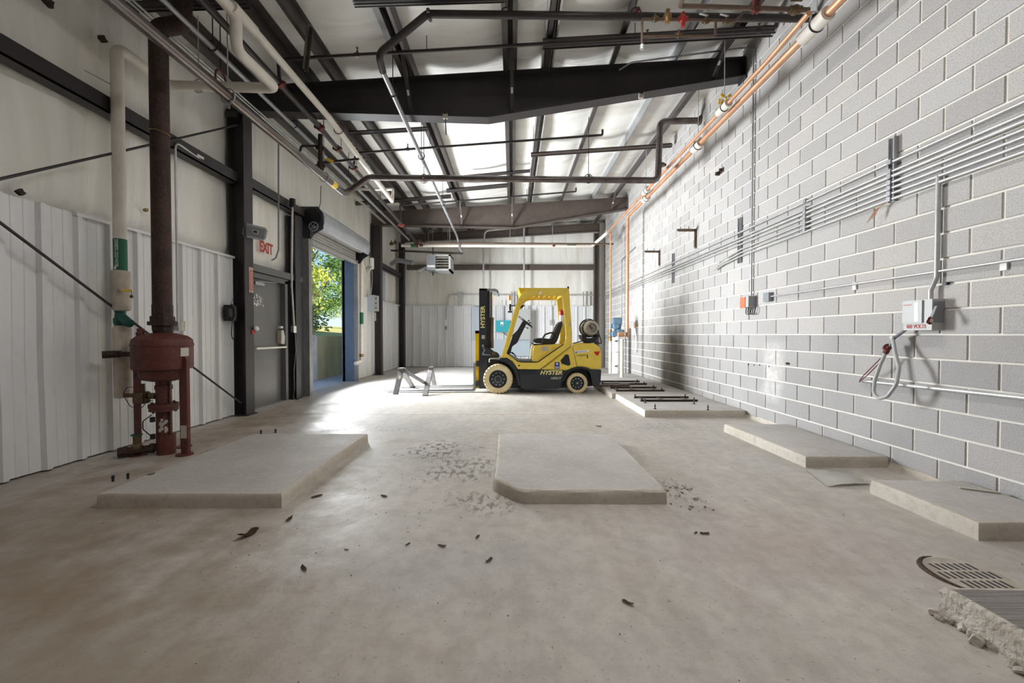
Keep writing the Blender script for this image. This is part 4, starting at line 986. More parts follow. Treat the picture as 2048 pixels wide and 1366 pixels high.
# big bare steel pipe along the left, then across the room and up into the block wall
Y1 = 7.5; a = P(232, 0, Y=2.6)
e = P(690, 388, Y=Y1)
t = pipe('steel_pipe', 'thick dark steel pipe along upper left wall, then across the room to block wall',
     [Vector((e.x-.02, .6, e.z)), e, P(738, 355, Y=Y1), P(1316, 361, Y=Y1), P(1320, 243, Y=Y1), Vector((XR+.02, Y1, P(1398, 241, Y=Y1).z))], .057, 'steelp', fillet=.13, seg=18)
for q in (4.45, 6.7): hanger(t, (e.x-.015, q, e.z), .06, m='galv')
for px in (848, 1177): hanger(t, P(px, 358, Y=Y1), .06); coupling(t, P(px, 357, Y=Y1), (1,0,0), .05, 'brownp', .03, 'clamp')
obj('label_band', G().cyl((e.x, 6.92, e.z), (e.x, 7.08, e.z), .0585, 18), 'ylabel', t)
coupling(t, P(1322, 330, Y=Y1), (0,0,1), .05, 'brownp', .05, 'joint'); obj('wall_flange', G().cyl((XR-.03, Y1, P(1398, 241, Y=Y1).z), (XR-.005, Y1, P(1398,241,Y=Y1).z), .085, 18), 'brownp', t)
# riser with valves on that pipe at the roll-up door
b = Vector((e.x, 6.55, e.z))
t2 = pipe('pipe_riser', 'short rusty riser with yellow tagged valve on the thick left pipe', [b+Vector((0,0,.05)), b+Vector((.0,0,.62))], .036, 'rust')
coupling(t2, b+Vector((0,0,.12)), (0,0,1), .04, 'rust', .1); coupling(t2, b+Vector((0,0,.4)), (0,0,1), .036, 'rust', .06)
obj('branch', G().tube([b+Vector((-.35,0,.30)), b+Vector((-.3,0,.44)), b+Vector((0,0,.44))], .02, 10, fillet=.04), 'blackp', t2)
obj('branch', G().tube([b+Vector((0,0,.17)), b+Vector((.62,0,.23))], .02, 10), 'blackp', t2)
obj('yellow_tag', G().cbox(b+Vector((.16,-.02,.2)), (.12,.006,.05), Matrix.Rotation(.5,3,'Y')), 'ylabel', t2)

# pair of thin conduits by the eave
for dx, lab in ((0, 'left one'), (.05, 'right one')):
    pipe('conduit', 'thin bright conduit under the left eave strut, '+lab+' of a pair', [(-3.74+dx, 1.2, 4.47), (-3.74+dx, F2-.3, 4.47)], .012, 'galvw', seg=8)
# thin pipe with ring hangers
a = P(332, 0, Y=3.84); b = P(697, 356, Y=8.15); c_ = P(818, 480, Y=12.9)
a.z = 4.42; t = pipe('thin_pipe', 'thin steel pipe hung in round ring hangers, upper left', [Vector((-3.33, 1.2, 4.42)), Vector((-3.33, 6.5, 4.40)), Vector((c_.x, 12.9, c_.z))], .028, 'galv')
for px, py in ((433, 95), (592, 258), (700, 358), (762, 423)):
    Yq = 3.33*F/(1024-px); hanger(t, (-3.33, Yq, 4.41 if Yq < 7 else 4.41-.16*(Yq-6.5)/6.4), .03)
# dark grooved sprinkler main along Y with red couplings
t = pipe('sprinkler_main', 'dark sprinkler pipe with red clamp couplings running away from upper left', [Vector((-3.02, 1.2, 4.47)), Vector((-3.0, 6.3, 4.455)), Vector((-2.98, 12.8, P(838,487,Y=12.8).z))], .04, 'blackp', seg=16)
for Yq in (5.27, 6.35, 7.0, 7.7, 11.0, 12.75):
    z = 4.46 if Yq < 6.3 else 4.455+(P(838,487,Y=12.8).z-4.455)*(Yq-6.3)/6.5
    coupling(t, (-3.0, Yq, z), (0,1,0), .042, 'reddk' if Yq < 10 else 'exitr')
    if Yq not in (5.27, 12.75): obj('hanger_rod', G().cyl((-3.0, Yq+.15, z), (-3.0, Yq+.15, roofz(-3)), .005, 6), 'dark', t)
# sprinkler branch lines under the purlins
def branch(label, pl, pr, Y, drop=None, r=.021, heads=(), end_up=0):
    a = P(*pl, Y=Y); b = P(*pr, Y=Y); path = [a, b]
    if drop: path = [Vector((-3.0, Y, drop)), Vector((a.x, Y, a.z)), b]
    if end_up: path.append(b+Vector((0,0,end_up)))
    t = pipe('sprinkler_branch', label, path, r, 'blackp', fillet=.03, seg=10)
    for f in heads:
        p = a.lerp(b, f); obj('sprinkler_head', G().cyl(p, p+Vector((0,0,.05)), .014, 8).cyl(p+Vector((0,0,.05)), p+Vector((0,0,.09)), .008, 8).cyl(p+Vector((0,0,.088)), p+Vector((0,0,.092)), .02, 12), 'bronze', t)
        obj('tee', G().cyl(p-Vector((.03,0,0)), p+Vector((.03,0,0)), r*1.35, 10), 'blackp', t)
    for f in (.3, .72): p = a.lerp(b, f); obj('hanger_rod', G().cyl(p, (p.x, p.y, roofz(p.x)+.02), .005, 6), 'dark', t)
    return t
branch('nearest thin sprinkler branch line crossing under the ceiling', (556,119), (1548,60), 5.27, 4.5, heads=(.16, .745, .97))
branch('second sprinkler branch line crossing ceiling beyond the nearest beam', (712,306), (1205,270), 7.7, 4.40, heads=(.21,), end_up=.1)
branch('third sprinkler branch line crossing ceiling before the second beam', (800,411), (1152,383), 11.0, 4.2, end_up=.1)
# strut channels slung under the purlins
def strut(label, a, b, w=.045, m='beamd', cat='strut channel'):
    a = Vector(a); b = Vector(b); g = G(); d = (b-a).normalized(); n = d.cross(Vector((0,1,0))).normalized()
    for s in (-1, 1): g.bar(a+Vector((0,s*w*.45,0)), b+Vector((0,s*w*.45,0)), .006, w, up=(0,1,0))
    g.bar(a+n*w*.45, b+n*w*.45, w*.9, .006, up=(0,1,0)); g.bar(a-n*w*.45+Vector((0,w*.35,0)), b-n*w*.45+Vector((0,w*.35,0)), w*.25, .006, up=(0,1,0)); g.bar(a-n*w*.45-Vector((0,w*.35,0)), b-n*w*.45-Vector((0,w*.35,0)), w*.25, .006, up=(0,1,0))
    return tag(obj('strut_channel', g, m, smooth=0), label, cat)
strut('long dark strut channel beside the nearest sprinkler branch, right half', P(1086, 89, Y=5.42), P(1556, 62, Y=5.42), .09)
strut('dark strut channel at the very top edge, above the ceiling conduit', P(708, 8, Y=4.62), P(1010, -2, Y=4.62), .05)
strut('black strut channel at the upper left corner, behind the rusty pipe', P(262, 14, Y=4.35), P(497, 7, Y=4.35), .07, 'beam')
strut('short steep strut hanging under the slotted purlin', P(620, 52, Y=4.95), P(610, 140, Y=5.3), .055)
strut('dark strut channel just beyond the nearest beam, left side', P(697, 267, Y=7.33), P(855, 258, Y=7.33), .05)
strut('brown strut channel under ceiling at right, beyond the nearest beam', P(1062, 310, Y=8.66), P(1344, 291, Y=8.66), .06, 'brown')
strut('dark strut channel over the thick crossing pipe, centre', P(893, 382, Y=10.55), P(1015, 371, Y=10.55), .07)
strut('dark strut channel high above the roll-up door hood', P(708, 408, Y=11.1), P(902, 393, Y=11.1), .07)
strut('dark strut channel over the thick crossing pipe, right end', P(927, 354, Y=9.75), P(1060, 342, Y=9.75), .05)
for px, lab in ((893, 'left of its kink'), (1278, 'right of its kink')):
    q = P(px, 240 if px < 1000 else 200, Y=F1); t = thing('beam_clamp', 'small pale beam clamp under the nearest beam, '+lab, 'beam clamp', q)
    obj('body', G().cbox(q+Vector((0,-.1,0)), (.07,.05,.07), bev=.006), 'plate', t); obj('jaw', G().cbox(q+Vector((0,-.1,.035)), (.04,.052,.03)), 'black', t)
    if px < 1000: obj('rod', G().cyl(q+Vector((0,-.1,-.03)), q+Vector((.01,-.1,-.27)), .008, 8), 'dark', t)

# black main at the very top with the long grey conduit dropping off it
Ym = 4.7
t = pipe('black_pipe', 'thick black pipe across the top of the view, bending down to grey conduit', [Vector((XR+.02, Ym, P(1610,37,Y=Ym).z)), P(855, 28, Y=Ym), P(757, 108, Y=Ym), P(757,108,Y=Ym)+Vector((-.02,.22,-.06))], .041, 'blackp', fillet=.1, seg=16)
coupling(t, P(848,30,Y=Ym)+Vector((.06,0,0)), (1,0,0), .04, 'blackp', .03, 'joint'); coupling(t, P(1272, 28, Y=Ym), (1,0,0), .04, 'reddk', .03, 'clamp'); hanger(t, P(1012, 28, Y=Ym), .042); hanger(t, P(1272, 28, Y=Ym), .042)
s0 = P(757,108,Y=Ym)+Vector((-.02,.2,-.06)); s1 = P(914, 472, Y=12.5)
t = pipe('grey_conduit', 'long grey conduit under ceiling running from black pipe to back wall', [s0, s1, s1+Vector((.06,.25,-.35)), s1+Vector((.12,.3,-.42))], .032, 'cond', fillet=.12)
for f in (.06, .3, .62): p = s0.lerp(s1, f); hanger(t, p, .034)
# white insulated pipes
t = pipe('white_pipe', 'thick white insulated pipe with a drop, upper left under the ceiling',
     [Vector((-2.78, 1.0, 4.40)), Vector((-2.75, 4.08, 4.40)), Vector((-2.75, 4.08, 4.06)), Vector((-2.75, 4.76, 4.09)), Vector((-4.0, 4.76, 4.12)), Vector((-4.0, 4.14, 4.13)), Vector((-4.0, 4.14, 1.46))], .054, 'jacket', fillet=.10, seg=18)
tl = obj('label_band', G().cyl((-4.0,4.14,1.86), (-4.0,4.14,2.19), .0555, 20), 'green', t)
g = None; text('label_lettering', 'DOMESTIC COLD WATER', .046, (-3.985, 4.083, 2.04), axes((0,0,-1), (1,0,0)), M['white'], t, sx=.52)
obj('label_arrow', G().prism([(-4.0,1.875),(-3.985,1.895),(-3.992,1.895),(-3.992,1.91),(-4.008,1.91),(-4.008,1.895),(-4.015,1.895)], 'Y', 4.0825, 4.086), 'white', t, 0)
obj('upper_jacket', G().lathe([(.05,1.46),(.074,1.47),(.078,1.5),(.078,1.85),(.07,1.87),(.05,1.87)], (-4.0,4.14,0), 'Z', 22), 'jacketd', t)
obj('lower_jacket', G().lathe([(.05,.57),(.07,.58),(.074,1.28),(.06,1.31),(.05,1.31)], (-3.995,4.14,0), 'Z', 22), 'jacketd', t)
bv = obj('backflow_valve', G().lathe([(0,1.29),(.04,1.29),(.055,1.34),(.055,1.38),(.035,1.41),(.05,1.47),(0,1.47)], (-4.01,4.14,0), 'Z', 16).cyl((-4.01,4.13,1.42), (-3.87,4.09,1.33), .042, 14).cyl((-3.88,4.09,1.335), (-3.85,4.08,1.315), .03, 8), 'greenc', t)
vh = obj('valve_handle', G().cbox((-3.88,4.06,1.66), (.14,.012,.022), bev=.004), 'ylabel', t); obj('handle_stem', G().cyl((-3.95,4.1,1.665), (-3.94,4.05,1.665), .016, 10), 'galv', vh); obj('tag_disc', G().cyl((-3.815,4.06,1.6), (-3.815,4.055,1.6), .017, 14).cyl((-3.815,4.06,1.65),(-3.815,4.06,1.61),.003,6), 'bronze', vh)
hanger(t, (-3.65, 4.76, 4.11), .056, m='galv'); obj('hanger_ring', G().torus((-3.38,4.74,4.17), (1,0,0), .085, .011, 20, 8, 1.3), 'reddk', t); obj('hanger_rod', G().cyl((-3.38,4.74,4.27), (-3.38,4.74,4.9), .006, 8), 'dark', t)
obj('pipe_tie', G().cyl((-4.0,4.14,3.72), (-4.08,3.9,3.74), .006, 6), 'galv', t)
t = pipe('white_pipe', 'thinner white insulated pipe running away from the tee, upper left', [Vector((-2.72,4.05,4.42)), Vector((-2.70,6.0,4.42)), Vector((-2.70,9.15,P(785,402,Y=9.15).z))], .044, 'jacket', seg=16)
obj('tee_jacket', G().cyl((-2.72,3.98,4.41), (-2.72,4.32,4.42), .056, 16), 'jacket', t); hanger(t, (-2.70,6.35,4.42), .06, m='reddk', top=4.52); obj('label_band', G().cyl((-2.7,7.45,4.35), (-2.7,7.65,4.345), .0455, 16), 'green', t)
p = P(785, 402, Y=9.15); obj('drop', G().tube([p, p+Vector((0,.0,.0)), p+Vector((0,.05,.28)), p+Vector((-.75,.05,.28))], .03, 12, fillet=.05), 'jacket', t)
# white pipe along the far end, with its own drop at the roll-up door
Yw = 12.75
t = pipe('white_pipe', 'long white insulated pipe across the far end under the second beam', [P(803, 491, Y=Yw), P(1184, 492, Y=Yw), P(1214, 466, Y=12.3)], .05, 'jacket', fillet=.05, seg=16)
for px0, px1 in ((822, 836), (1134, 1152)): obj('label_band', G().cyl(P(px0, 491, Y=Yw), P(px1, 491, Y=Yw), .0515, 16), 'green', t)
for px in (832, 1105): obj('clamp', G().cyl(P(px, 491, Y=Yw), P(px+5, 491, Y=Yw), .06, 16), 'reddk', t); 
for px in (900, 1020, 1105): q = P(px, 490, Y=Yw); obj('hanger_rod', G().cyl(q, (q.x, q.y, roofz(q.x)+.02), .006, 6), 'galvw', t)
pipe('brown_pipe', 'long brown pipe across the far end, just above the white pipe', [P(845, 486, Y=12.6), P(1227, 488, Y=12.6)], .028, 'brownp')
pipe('black_pipe', 'short black pipe across the far left bay above the heater', [P(782, 501, Y=13.0), P(926, 507, Y=13.0)], .03, 'blackp')
# far corner valves, ladder-like rack and ducting
t = thing('valve_cluster', 'cluster of rusty valves high in the far left bay', 'valves', P(845, 483, Y=12.7))
for px, py in ((838,480), (848,484), (842,490), (832,486), (783,488), (790,486)):
    q = P(px, py, Y=12.62); obj('valve', G().cyl(q-Vector((.05,0,0)), q+Vector((.05,0,0)), .045, 12).cyl(q, q+Vector((0,-.02,.1)), .02, 8), 'rust' if px > 800 else 'bronze', t)
d = P(795, 525, Y=13.4)
t = thing('vent_duct', 'round galvanised vent duct beside the far left column', 'duct', d)
obj('elbow', G().tube([P(783, 528, Y=13.6), P(793, 520, Y=13.4), P(826, 526, Y=13.3)], .075, 16, fillet=.12), 'galv', t)
# unit heater
hx0 = P(853, 512, Y=12.9); hx1 = P(900, 540, Y=12.9)
h = thing('unit_heater', 'grey unit heater with open louvres hanging in front of back wall', 'heater', P(876, 541, Y=13.0))
A = P(853, 509, Y=12.8); B = P(871, 540, Y=12.8); obj('casing', G().box(A.x, B.x, 12.8, 13.5, B.z, A.z, .01), 'greyd', h)
A2 = P(871, 509, Y=12.8); B2 = P(901, 541, Y=12.8)
g = G(); g.box(A2.x, B2.x, 12.8, 13.5, A2.z-.05, A2.z); g.box(A2.x, B2.x, 12.8, 13.5, B2.z, B2.z+.05); g.box(B2.x-.06, B2.x, 12.8, 13.5, B2.z, A2.z); obj('louvre_frame', g, 'grey', h)
obj('burner_back', G().box(A2.x, B2.x-.06, 13.2, 13.25, B2.z+.05, A2.z-.05), 'dark', h)
for k in range(5):
    z = B2.z+.09+k*.085; obj('louvre_blade', G().cbox(((A2.x+B2.x-.06)/2, 12.9, z), (B2.x-A2.x-.08, .16, .008), Matrix.Rotation(.45,3,'X')), 'plate', h)
obj('name_strip', G().box(A.x+.02, B.x-.02, 12.793, 12.8, B.z+.09, B.z+.15), 'white', h)
obj('flue', G().cyl(P(853, 535, Y=13.0), P(836, 543, Y=12.9), .055, 16), 'galv', h)
for px in (857, 866, 896, 899): q = P(px, 509, Y=13.1); obj('hanger_rod', G().cyl(q, (q.x, q.y, roofz(q.x)), .006, 6), 'galvw', h)
obj('gas_pipe', G().cyl(P(866, 487, Y=13.1), P(866, 510, Y=13.1), .018, 8).cyl(P(866, 541, Y=13.1), P(866, 551, Y=13.1), .02, 8), 'blackp', h)

# ================================================================== separator tank with rusty stack
tx, ty = -3.56, 4.12
T = thing('separator_tank', 'dark red steam separator tank on legs at the left wall', 'tank', (tx, ty, 0))
obj('vessel', G().lathe([(.0,.74),(.10,.745),(.17,.765),(.192,.80),(.195,.86),(.198,.865),(.24,.87),(.247,.89),(.247,1.10),(.252,1.105),(.252,1.125),(.247,1.13),(.24,1.17),(.2,1.205),(.12,1.23),(.085,1.235),(0,1.235)], (tx,ty,0), 'Z', 40), 'tank', T)
obj('bottom_seam', G().lathe([(.19,.845),(.2,.845),(.2,.86),(.19,.86)], (tx,ty,0), 'Z', 40), 'tank', T)
obj('neck_union', G().lathe([(.075,1.22),(.082,1.26),(.085,1.27),(.085,1.31),(.12,1.312),(.12,1.35),(.1,1.352),(.1,1.40),(.085,1.41),(.085,1.52),(.0,1.52)], (tx,ty,0), 'Z', 8), 'rust', T)
nt_ = obj('fill_nozzle', G().cyl((tx-.13,ty-.1,1.18), (tx-.135,ty-.105,1.245), .035, 14).cyl((tx-.135,ty-.105,1.245), (tx-.136,ty-.106,1.28), .025, 8), 'tank', T)
s = obj('side_pipe', G().tube([(tx-.22,ty-.06,1.02), (tx-.42,ty-.09,1.025)], .025, 12).cyl((tx-.36,ty-.08,1.023), (tx-.42,ty-.09,1.024), .034, 12).cyl((tx-.40,ty-.09,1.024), (tx-.47,ty-.15,1.02), .036, 12), 'rust', T)
obj('drop_pipe', G().cyl((tx,ty,.76), (tx,ty,.05), .066, 20).cyl((tx,ty,.66), (tx,ty,.7), .074, 20).cyl((tx+.02,ty,0), (tx+.02,ty,.2), .078, 20), 'tank', T)
obj('flange', G().cyl((tx,ty,.48), (tx,ty,.515), .125, 24).cyl((tx,ty,.445), (tx,ty,.478), .12, 24), 'tank', T)
for k in range(6): a = k*math.pi/3+.3; obj('flange_bolt', G().cyl((tx+.1*math.cos(a),ty+.1*math.sin(a),.43), (tx+.1*math.cos(a),ty+.1*math.sin(a),.53), .012, 6), 'rust', T)
for a, (ux, uy) in (('l', (-.215,-.06)), ('r', (.245,-.05)), ('b', (.0,.24))):
    lg = obj('leg', G().prism([(-.032,0),(.032,0),(.036,.97),(.016,1.0),(-.036,.97)], 'Y', -.006, .006), 'tank', T); lg.location = Vector((0,0,0))
    lg.data.transform(Matrix.Translation(ORIG[T])); 
    lg.data.transform(Matrix.Translation((ux, uy, 0)))
    obj('leg_side', G().box(tx+ux+(-.036 if ux < 0 else .026), tx+ux+(-.026 if ux < 0 else .036), ty+uy-.0, ty+uy+.035, 0, .97), 'tank', T, 0)
    obj('foot_plate', G().cyl((tx+ux, ty+uy, 0), (tx+ux, ty+uy, .012), .075, 20), 'tank', T)
obj('leg_sticker', G().box(tx+.245-.030, tx+.245+.030, ty-.0585, ty-.0562, .17, .3), 'plate', T, 0)
npg = G(); a0 = -1.0
for k in range(4):
    b0, b1 = -.30+k*.09, -.30+(k+1)*.09; npg.bm.faces.new([npg.bm.verts.new((tx+.2505*math.cos(b), ty+.2505*math.sin(b), z)) for b, z in ((b0,1.0),(b1,1.0),(b1,1.085),(b0,1.085))])
obj('data_plate', npg, 'plate', T)
obj('drain_pipe', G().tube([(tx,ty,.085), (tx-.12,ty-.04,.06), (tx-.30,ty-.16,.055)], .04, 14), 'rust', T); obj('drain_fitting', G().cyl((tx-.25,ty-.13,.057), (tx-.31,ty-.17,.055), .05, 8), 'rust', T); obj('drain_fitting', G().cyl((tx-.08,ty-.03,.065),(tx-.11,ty-.045,.065),.05,8), 'rust', T)
vv = obj('drain_valve', G().cyl((tx-.2,ty-.09,.06), (tx-.2,ty-.09,.2), .03, 12).ball((tx-.2,ty-.09,.09), .048), 'bronze', T); obj('hand_wheel', G().torus((tx-.2,ty-.09,.215), (0,0,1), .042, .007, 16, 6), 'greenc', vv)
obj('sight_pipe', G().tube([(tx+.075,ty-.02,.05), (tx+.075,ty-.02,.78)], .008, 8), 'rust', T)
sv = obj('solenoid_valve', G().tube([(tx-.38,ty-.02,.6), (tx,ty,.59)], .02, 10).cbox((tx-.20,ty-.03,.58), (.12,.09,.12), bev=.01).cyl((tx-.2,ty-.03,.6), (tx-.2,ty-.03,.72), .03, 12).cyl((tx-.12,ty-.02,.595),(tx-.06,ty-.02,.593),.032,8), 'bronze', T)
obj('loose_wire', G().tube([(tx-.2,ty-.06,.68), (tx-.3,ty-.08,.70), (tx-.33,ty-.09,.62), (tx-.25,ty-.1,.5), (tx-.12,ty-.12,.48), (tx-.08,ty-.1,.56), (tx-.02,ty-.1,.56)], .0035, 6, fillet=.05), 'black', sv)
obj('probe_wire', G().tube([(tx-.02,ty-.12,.42), (tx-.1,ty-.13,.36), (tx-.1,ty-.13,.28), (tx-.03,ty-.11,.2)], .005, 6, fillet=.04).cbox((tx-.03,ty-.1,.2),(.03,.03,.05)).cbox((tx-.03,ty-.1,.37),(.03,.03,.05)), 'black', T)
g = G()
for k in range(14): b = R_(-1.4,-.5); z = R_(.24,.36); g.cbox((tx+.067*math.cos(b), ty+.067*math.sin(b), z), (.02,.004,R_(.02,.04)), Matrix.Rotation(b+math.pi/2, 3, 'Z'))
obj('torn_sticker', g, 'plate', T, 0)
t = pipe('rusty_stack', 'tall rusty vertical pipe rising from the red tank to the roof', [Vector((tx,ty,1.50)), Vector((tx,ty,4.30)), Vector((tx+.17,ty+.1,4.42)), Vector((tx+.17,ty+.1,5.15))], .081, 'rust', fillet=.1, seg=22)
obj('wire_tie', G().torus((tx,ty,3.25), (.1,.1,1), .082, .005, 24, 6), 'brass', t)

# ================================================================== left wall fittings
# conduit with receptacle behind the tank
q = P(349, 300, X=-4.06); zt = P(349, 283, X=-4.06).z
t = pipe('wall_conduit', 'thin grey conduit dropping down left wall behind rusty pipe to an outlet', [Vector((-4.09, q.y+.75, zt-.06)), Vector((-4.05, q.y, zt)), Vector((-4.05, q.y, 1.35)), Vector((-4.09, q.y+.05, 1.31))], .013, 'galvw', fillet=.08, cat='conduit', seg=8)
q2 = P(361, 652, X=-4.1); ob = thing('outlet_box', 'grey metal outlet box on left wall beside the red tank', 'outlet', (-4.11, q2.y, q2.z-.06))
obj('box', G().box(-4.15, -4.08, q2.y-.05, q2.y+.05, q2.z-.06, q2.z+.06, .005), 'galv', ob)
for dz in (.024, -.024): obj('socket_face', G().cyl((-4.082, q2.y, q2.z+dz), (-4.077, q2.y, q2.z+dz), .018, 16).box(-4.078,-4.0755,q2.y-.008,q2.y-.005,q2.z+dz-.006,q2.z+dz+.006), 'plate', ob)
# telephone
q = P(460, 627, X=-4.1); y0 = q.y
ph = thing('wall_telephone', 'dark wall telephone with hanging cord beside nearest column', 'telephone', (-4.1, y0, q.z-.1))
obj('base', G().box(-4.13, -4.06, y0-.09, y0+.09, q.z-.11, q.z+.12, .012), 'black', ph)
hs = obj('handset', G().tube([(-4.03,y0-.05,q.z+.11), (-4.0,y0-.05,q.z+.06), (-4.0,y0-.05,q.z-.04), (-4.03,y0-.05,q.z-.09)], .024, 10, fillet=.03).cbox((-4.035,y0-.05,q.z+.1),(.05,.05,.06),bev=.01).cbox((-4.035,y0-.05,q.z-.08),(.05,.05,.06),bev=.01), 'black', ph)
obj('keypad', G().box(-4.062, -4.056, y0+.0, y0+.06, q.z-.04, q.z+.05), 'brownp', ph); obj('label_strip', G().box(-4.062, -4.055, y0-.01, y0+.05, q.z+.06, q.z+.07), 'white', ph)
obj('cord', G().tube([(-4.03,y0-.05,q.z-.1), (-4.05,y0-.05,q.z-.3), (-4.06,y0-.0,q.z-.4), (-4.07,y0+.05,q.z-.3), (-4.09,y0+.06,q.z-.1)], .006, 6, fillet=.08), 'black', ph)
obj('line_wire', G().tube([(-4.1,y0,q.z+.11), (-4.1,y0+.15,q.z+.35), (-4.12,y0+.18,q.z+.75)], .003, 6, fillet=.1), 'black', ph)
# siren on the column
q = P(513, 467, Y=6.2); hn = thing('horn_speaker', 'grey rectangular siren horn mounted on nearest column', 'siren', q-Vector((0,0,.1)))
rt = Matrix.Rotation(.35, 3, 'Z') @ Matrix.Rotation(.18, 3, 'Y'); 
def hb(c, s, bev): return G().cbox(q+rt @ Vector(c), s, rt, bev)
obj('bell', G().loft([[q+rt @ Vector((sx*w, d, sz*h)) for sx, sz in ((-1,-.6),(-.8,-1),(.8,-1),(1,-.6),(1,.6),(.8,1),(-.8,1),(-1,.6))] for d, w, h in ((-.1,.155,.10), (-.085,.16,.105), (.0,.10,.07), (.1,.05,.04))]), 'grey', hn)
obj('mouth', hb((0,-.102,0), (.26,.006,.15), .002), 'greyd', hn); obj('core', hb((.01,-.11,0), (.09,.02,.06), .006), 'plate', hn); obj('core_slot', hb((.01,-.122,0), (.05,.006,.03), .002), 'dark', hn)
obj('bracket', G().cyl(q+rt @ Vector((0,.08,0)), Vector((-3.97,6.2,q.z-.02)), .02, 10), 'greyd', hn)
# red sign on the column flange
q = P(502, 560, X=-3.968); sg = thing('warning_sign', 'narrow red and white sign on nearest column flange', 'sign', (-3.965, q.y, q.z-.25))
obj('board', G().box(-3.969, -3.965, q.y-.045, q.y+.045, q.z-.19, q.z+.19), 'plate', sg, 0)
obj('red_field', G().box(-3.966, -3.9635, q.y-.035, q.y+.035, q.z-.15, q.z+.15), 'exitr', sg, 0)
obj('red_arrow', G().prism([(q.y-.03,q.z+.178),(q.y+.03,q.z+.178),(q.y,q.z+.155)], 'X', -3.966, -3.9635), 'exitr', sg, 0); obj('red_arrow', G().prism([(q.y-.03,q.z-.158),(q.y+.03,q.z-.158),(q.y,q.z-.184)], 'X', -3.966, -3.9635), 'exitr', sg, 0)
g = G(); 
for k in range(9): zz = q.z+.12-k*.03; g.box(-3.9636, -3.9628, q.y-.02, q.y+.02, zz-.008, zz+.004)
obj('sign_lettering', g, 'plate', sg, 0)
q = P(507, 660, X=-3.968); hk = thing('hook_plate', 'small red bracket with white knob low on nearest column flange', 'bracket', (-3.96, q.y, q.z-.04))
obj('plate', G().box(-3.97, -3.96, q.y-.05, q.y+.03, q.z-.06, q.z-.0, .002), 'red', hk); obj('knob', G().ball((-3.94, q.y+.02, q.z+.02), .04), 'white', hk)
# EXIT lettering
q = P(535, 497, X=-4.16); xs = thing('exit_sign', 'red EXIT letters on the insulation above exit door', 'sign', (-4.17, q.y, q.z-.1))
text('exit_lettering', 'EXIT', .25, (-4.18, q.y, q.z), ON_L, M['exitr'], xs, sx=.72, bold=.008)
# cables and conduits around the doors
a = P(557, 272, X=-4.0); b = P(557, 500, X=-4.0); tag(obj('hanging_cable', G().tube([a, b, P(552, 516, X=-4.05), P(543, 521, X=-4.12)], .012, 8, fillet=.06), 'greyd'), 'grey cable hanging down above exit door from the ceiling', 'cable')
a = P(640, 380, X=-4.1); tag(obj('hanging_cable', G().tube([P(642, 372, X=-4.14), P(641, 405, X=-4.14), P(638, 418, X=-4.14)], .011, 8), 'greyd'), 'short grey cable on wall above the roll-up door hood', 'cable')
a = P(585, 410, X=-4.0); b = P(584, 560, X=-4.0); t = pipe('wall_conduit', 'white conduit down the post between exit door and roll-up door', [P(585, 405, X=-3.98), P(583, 572, X=-3.98), P(585, 600, X=-3.98), P(588, 655, X=-3.98)], .018, 'galvw', cat='conduit')
obj('switch_box', G().cbox(P(587, 658, X=-3.99), (.06,.08,.12), bev=.004), 'greyd', t); obj('switch_plate', G().cbox(P(590, 659, X=-3.955), (.006,.09,.12), bev=.002), 'white', t); obj('conduit_body', G().cyl(P(585,398,X=-3.98), P(585,415,X=-3.98), .05, 10), 'dark', t)
tag(obj('loose_wire', G().tube([P(590,665,X=-3.97), P(592,700,X=-3.97), P(588,740,X=-3.97), P(589,780,X=-3.95), P(586,797,Z=.01), P(600,804,Z=.01), P(616,800,Z=.01), P(618,795,Z=.01), P(600,797,Z=.01)], .004, 6, fillet=.1), 'grey'), 'thin wire hanging from switch box and coiling on floor by roll-up door', 'wire')
# right of the roll-up door: white pipe, flood light, control box
xw = -3.98
t = pipe('white_pipe', 'white downpipe with green band right of the roll-up door', [P(723, 508, X=xw), P(723, 700, X=xw), P(723, 722, X=xw), P(711, 727, X=xw-.05)], .048, 'jacket', fillet=.08, seg=14)
obj('label_band', G().cyl(P(723, 625, X=xw), P(723, 648, X=xw), .0495, 16), 'green', t); obj('rusty_joint', G().cyl(P(723, 708, X=xw), P(723, 714, X=xw), .055, 14), 'brass', t)
q = P(733, 535, X=-3.98); fz = thing('flood_light', 'flood light with pale lens on bracket right of roll-up door', 'light', q)
obj('lamp_head', G().lathe([(0,.0),(.07,.01),(.10,.07),(.105,.10),(0,.10)], (0,0,0), 'X', 20), 'grey', fz); 
lh = [o for o in C.objects if o.name == 'lamp_head'][0]; lh.data.transform(Matrix.Translation(ORIG[fz])); lh.data.transform(Matrix.Rotation(.6, 4, 'Y') @ Matrix.Rotation(.5, 4, 'Z'))
lz = obj('lens', G().lathe([(0,.10),(.098,.10),(.09,.115),(0,.12)], (0,0,0), 'X', 20), 'floods', fz); lz.data.transform(Matrix.Translation(ORIG[fz])); lz.data.transform(Matrix.Rotation(.6, 4, 'Y') @ Matrix.Rotation(.5, 4, 'Z'))
obj('arm', G().tube([q, q+Vector((-.04,.02,.2)), q+Vector((-.04,.1,.26)), q+Vector((-.22,.25,.22))], .014, 8, fillet=.06), 'white', fz)
q = P(744, 527, X=-4.0); jb = thing('motion_sensor', 'small white sensor with conduit beside the flood light', 'sensor', q)
obj('body', G().cbox(q, (.09,.09,.32), bev=.01), 'white', jb); obj('tube_down', G().tube([q-Vector((0,0,.16)), q-Vector((0,-.02,.5)), P(742, 590, X=-4.06)], .01, 8), 'galv', jb)
q = P(745, 607, X=-4.02); cb = thing('control_station', 'grey door control box with three buttons beside second column', 'control box', (-4.05, q.y, q.z-.2))
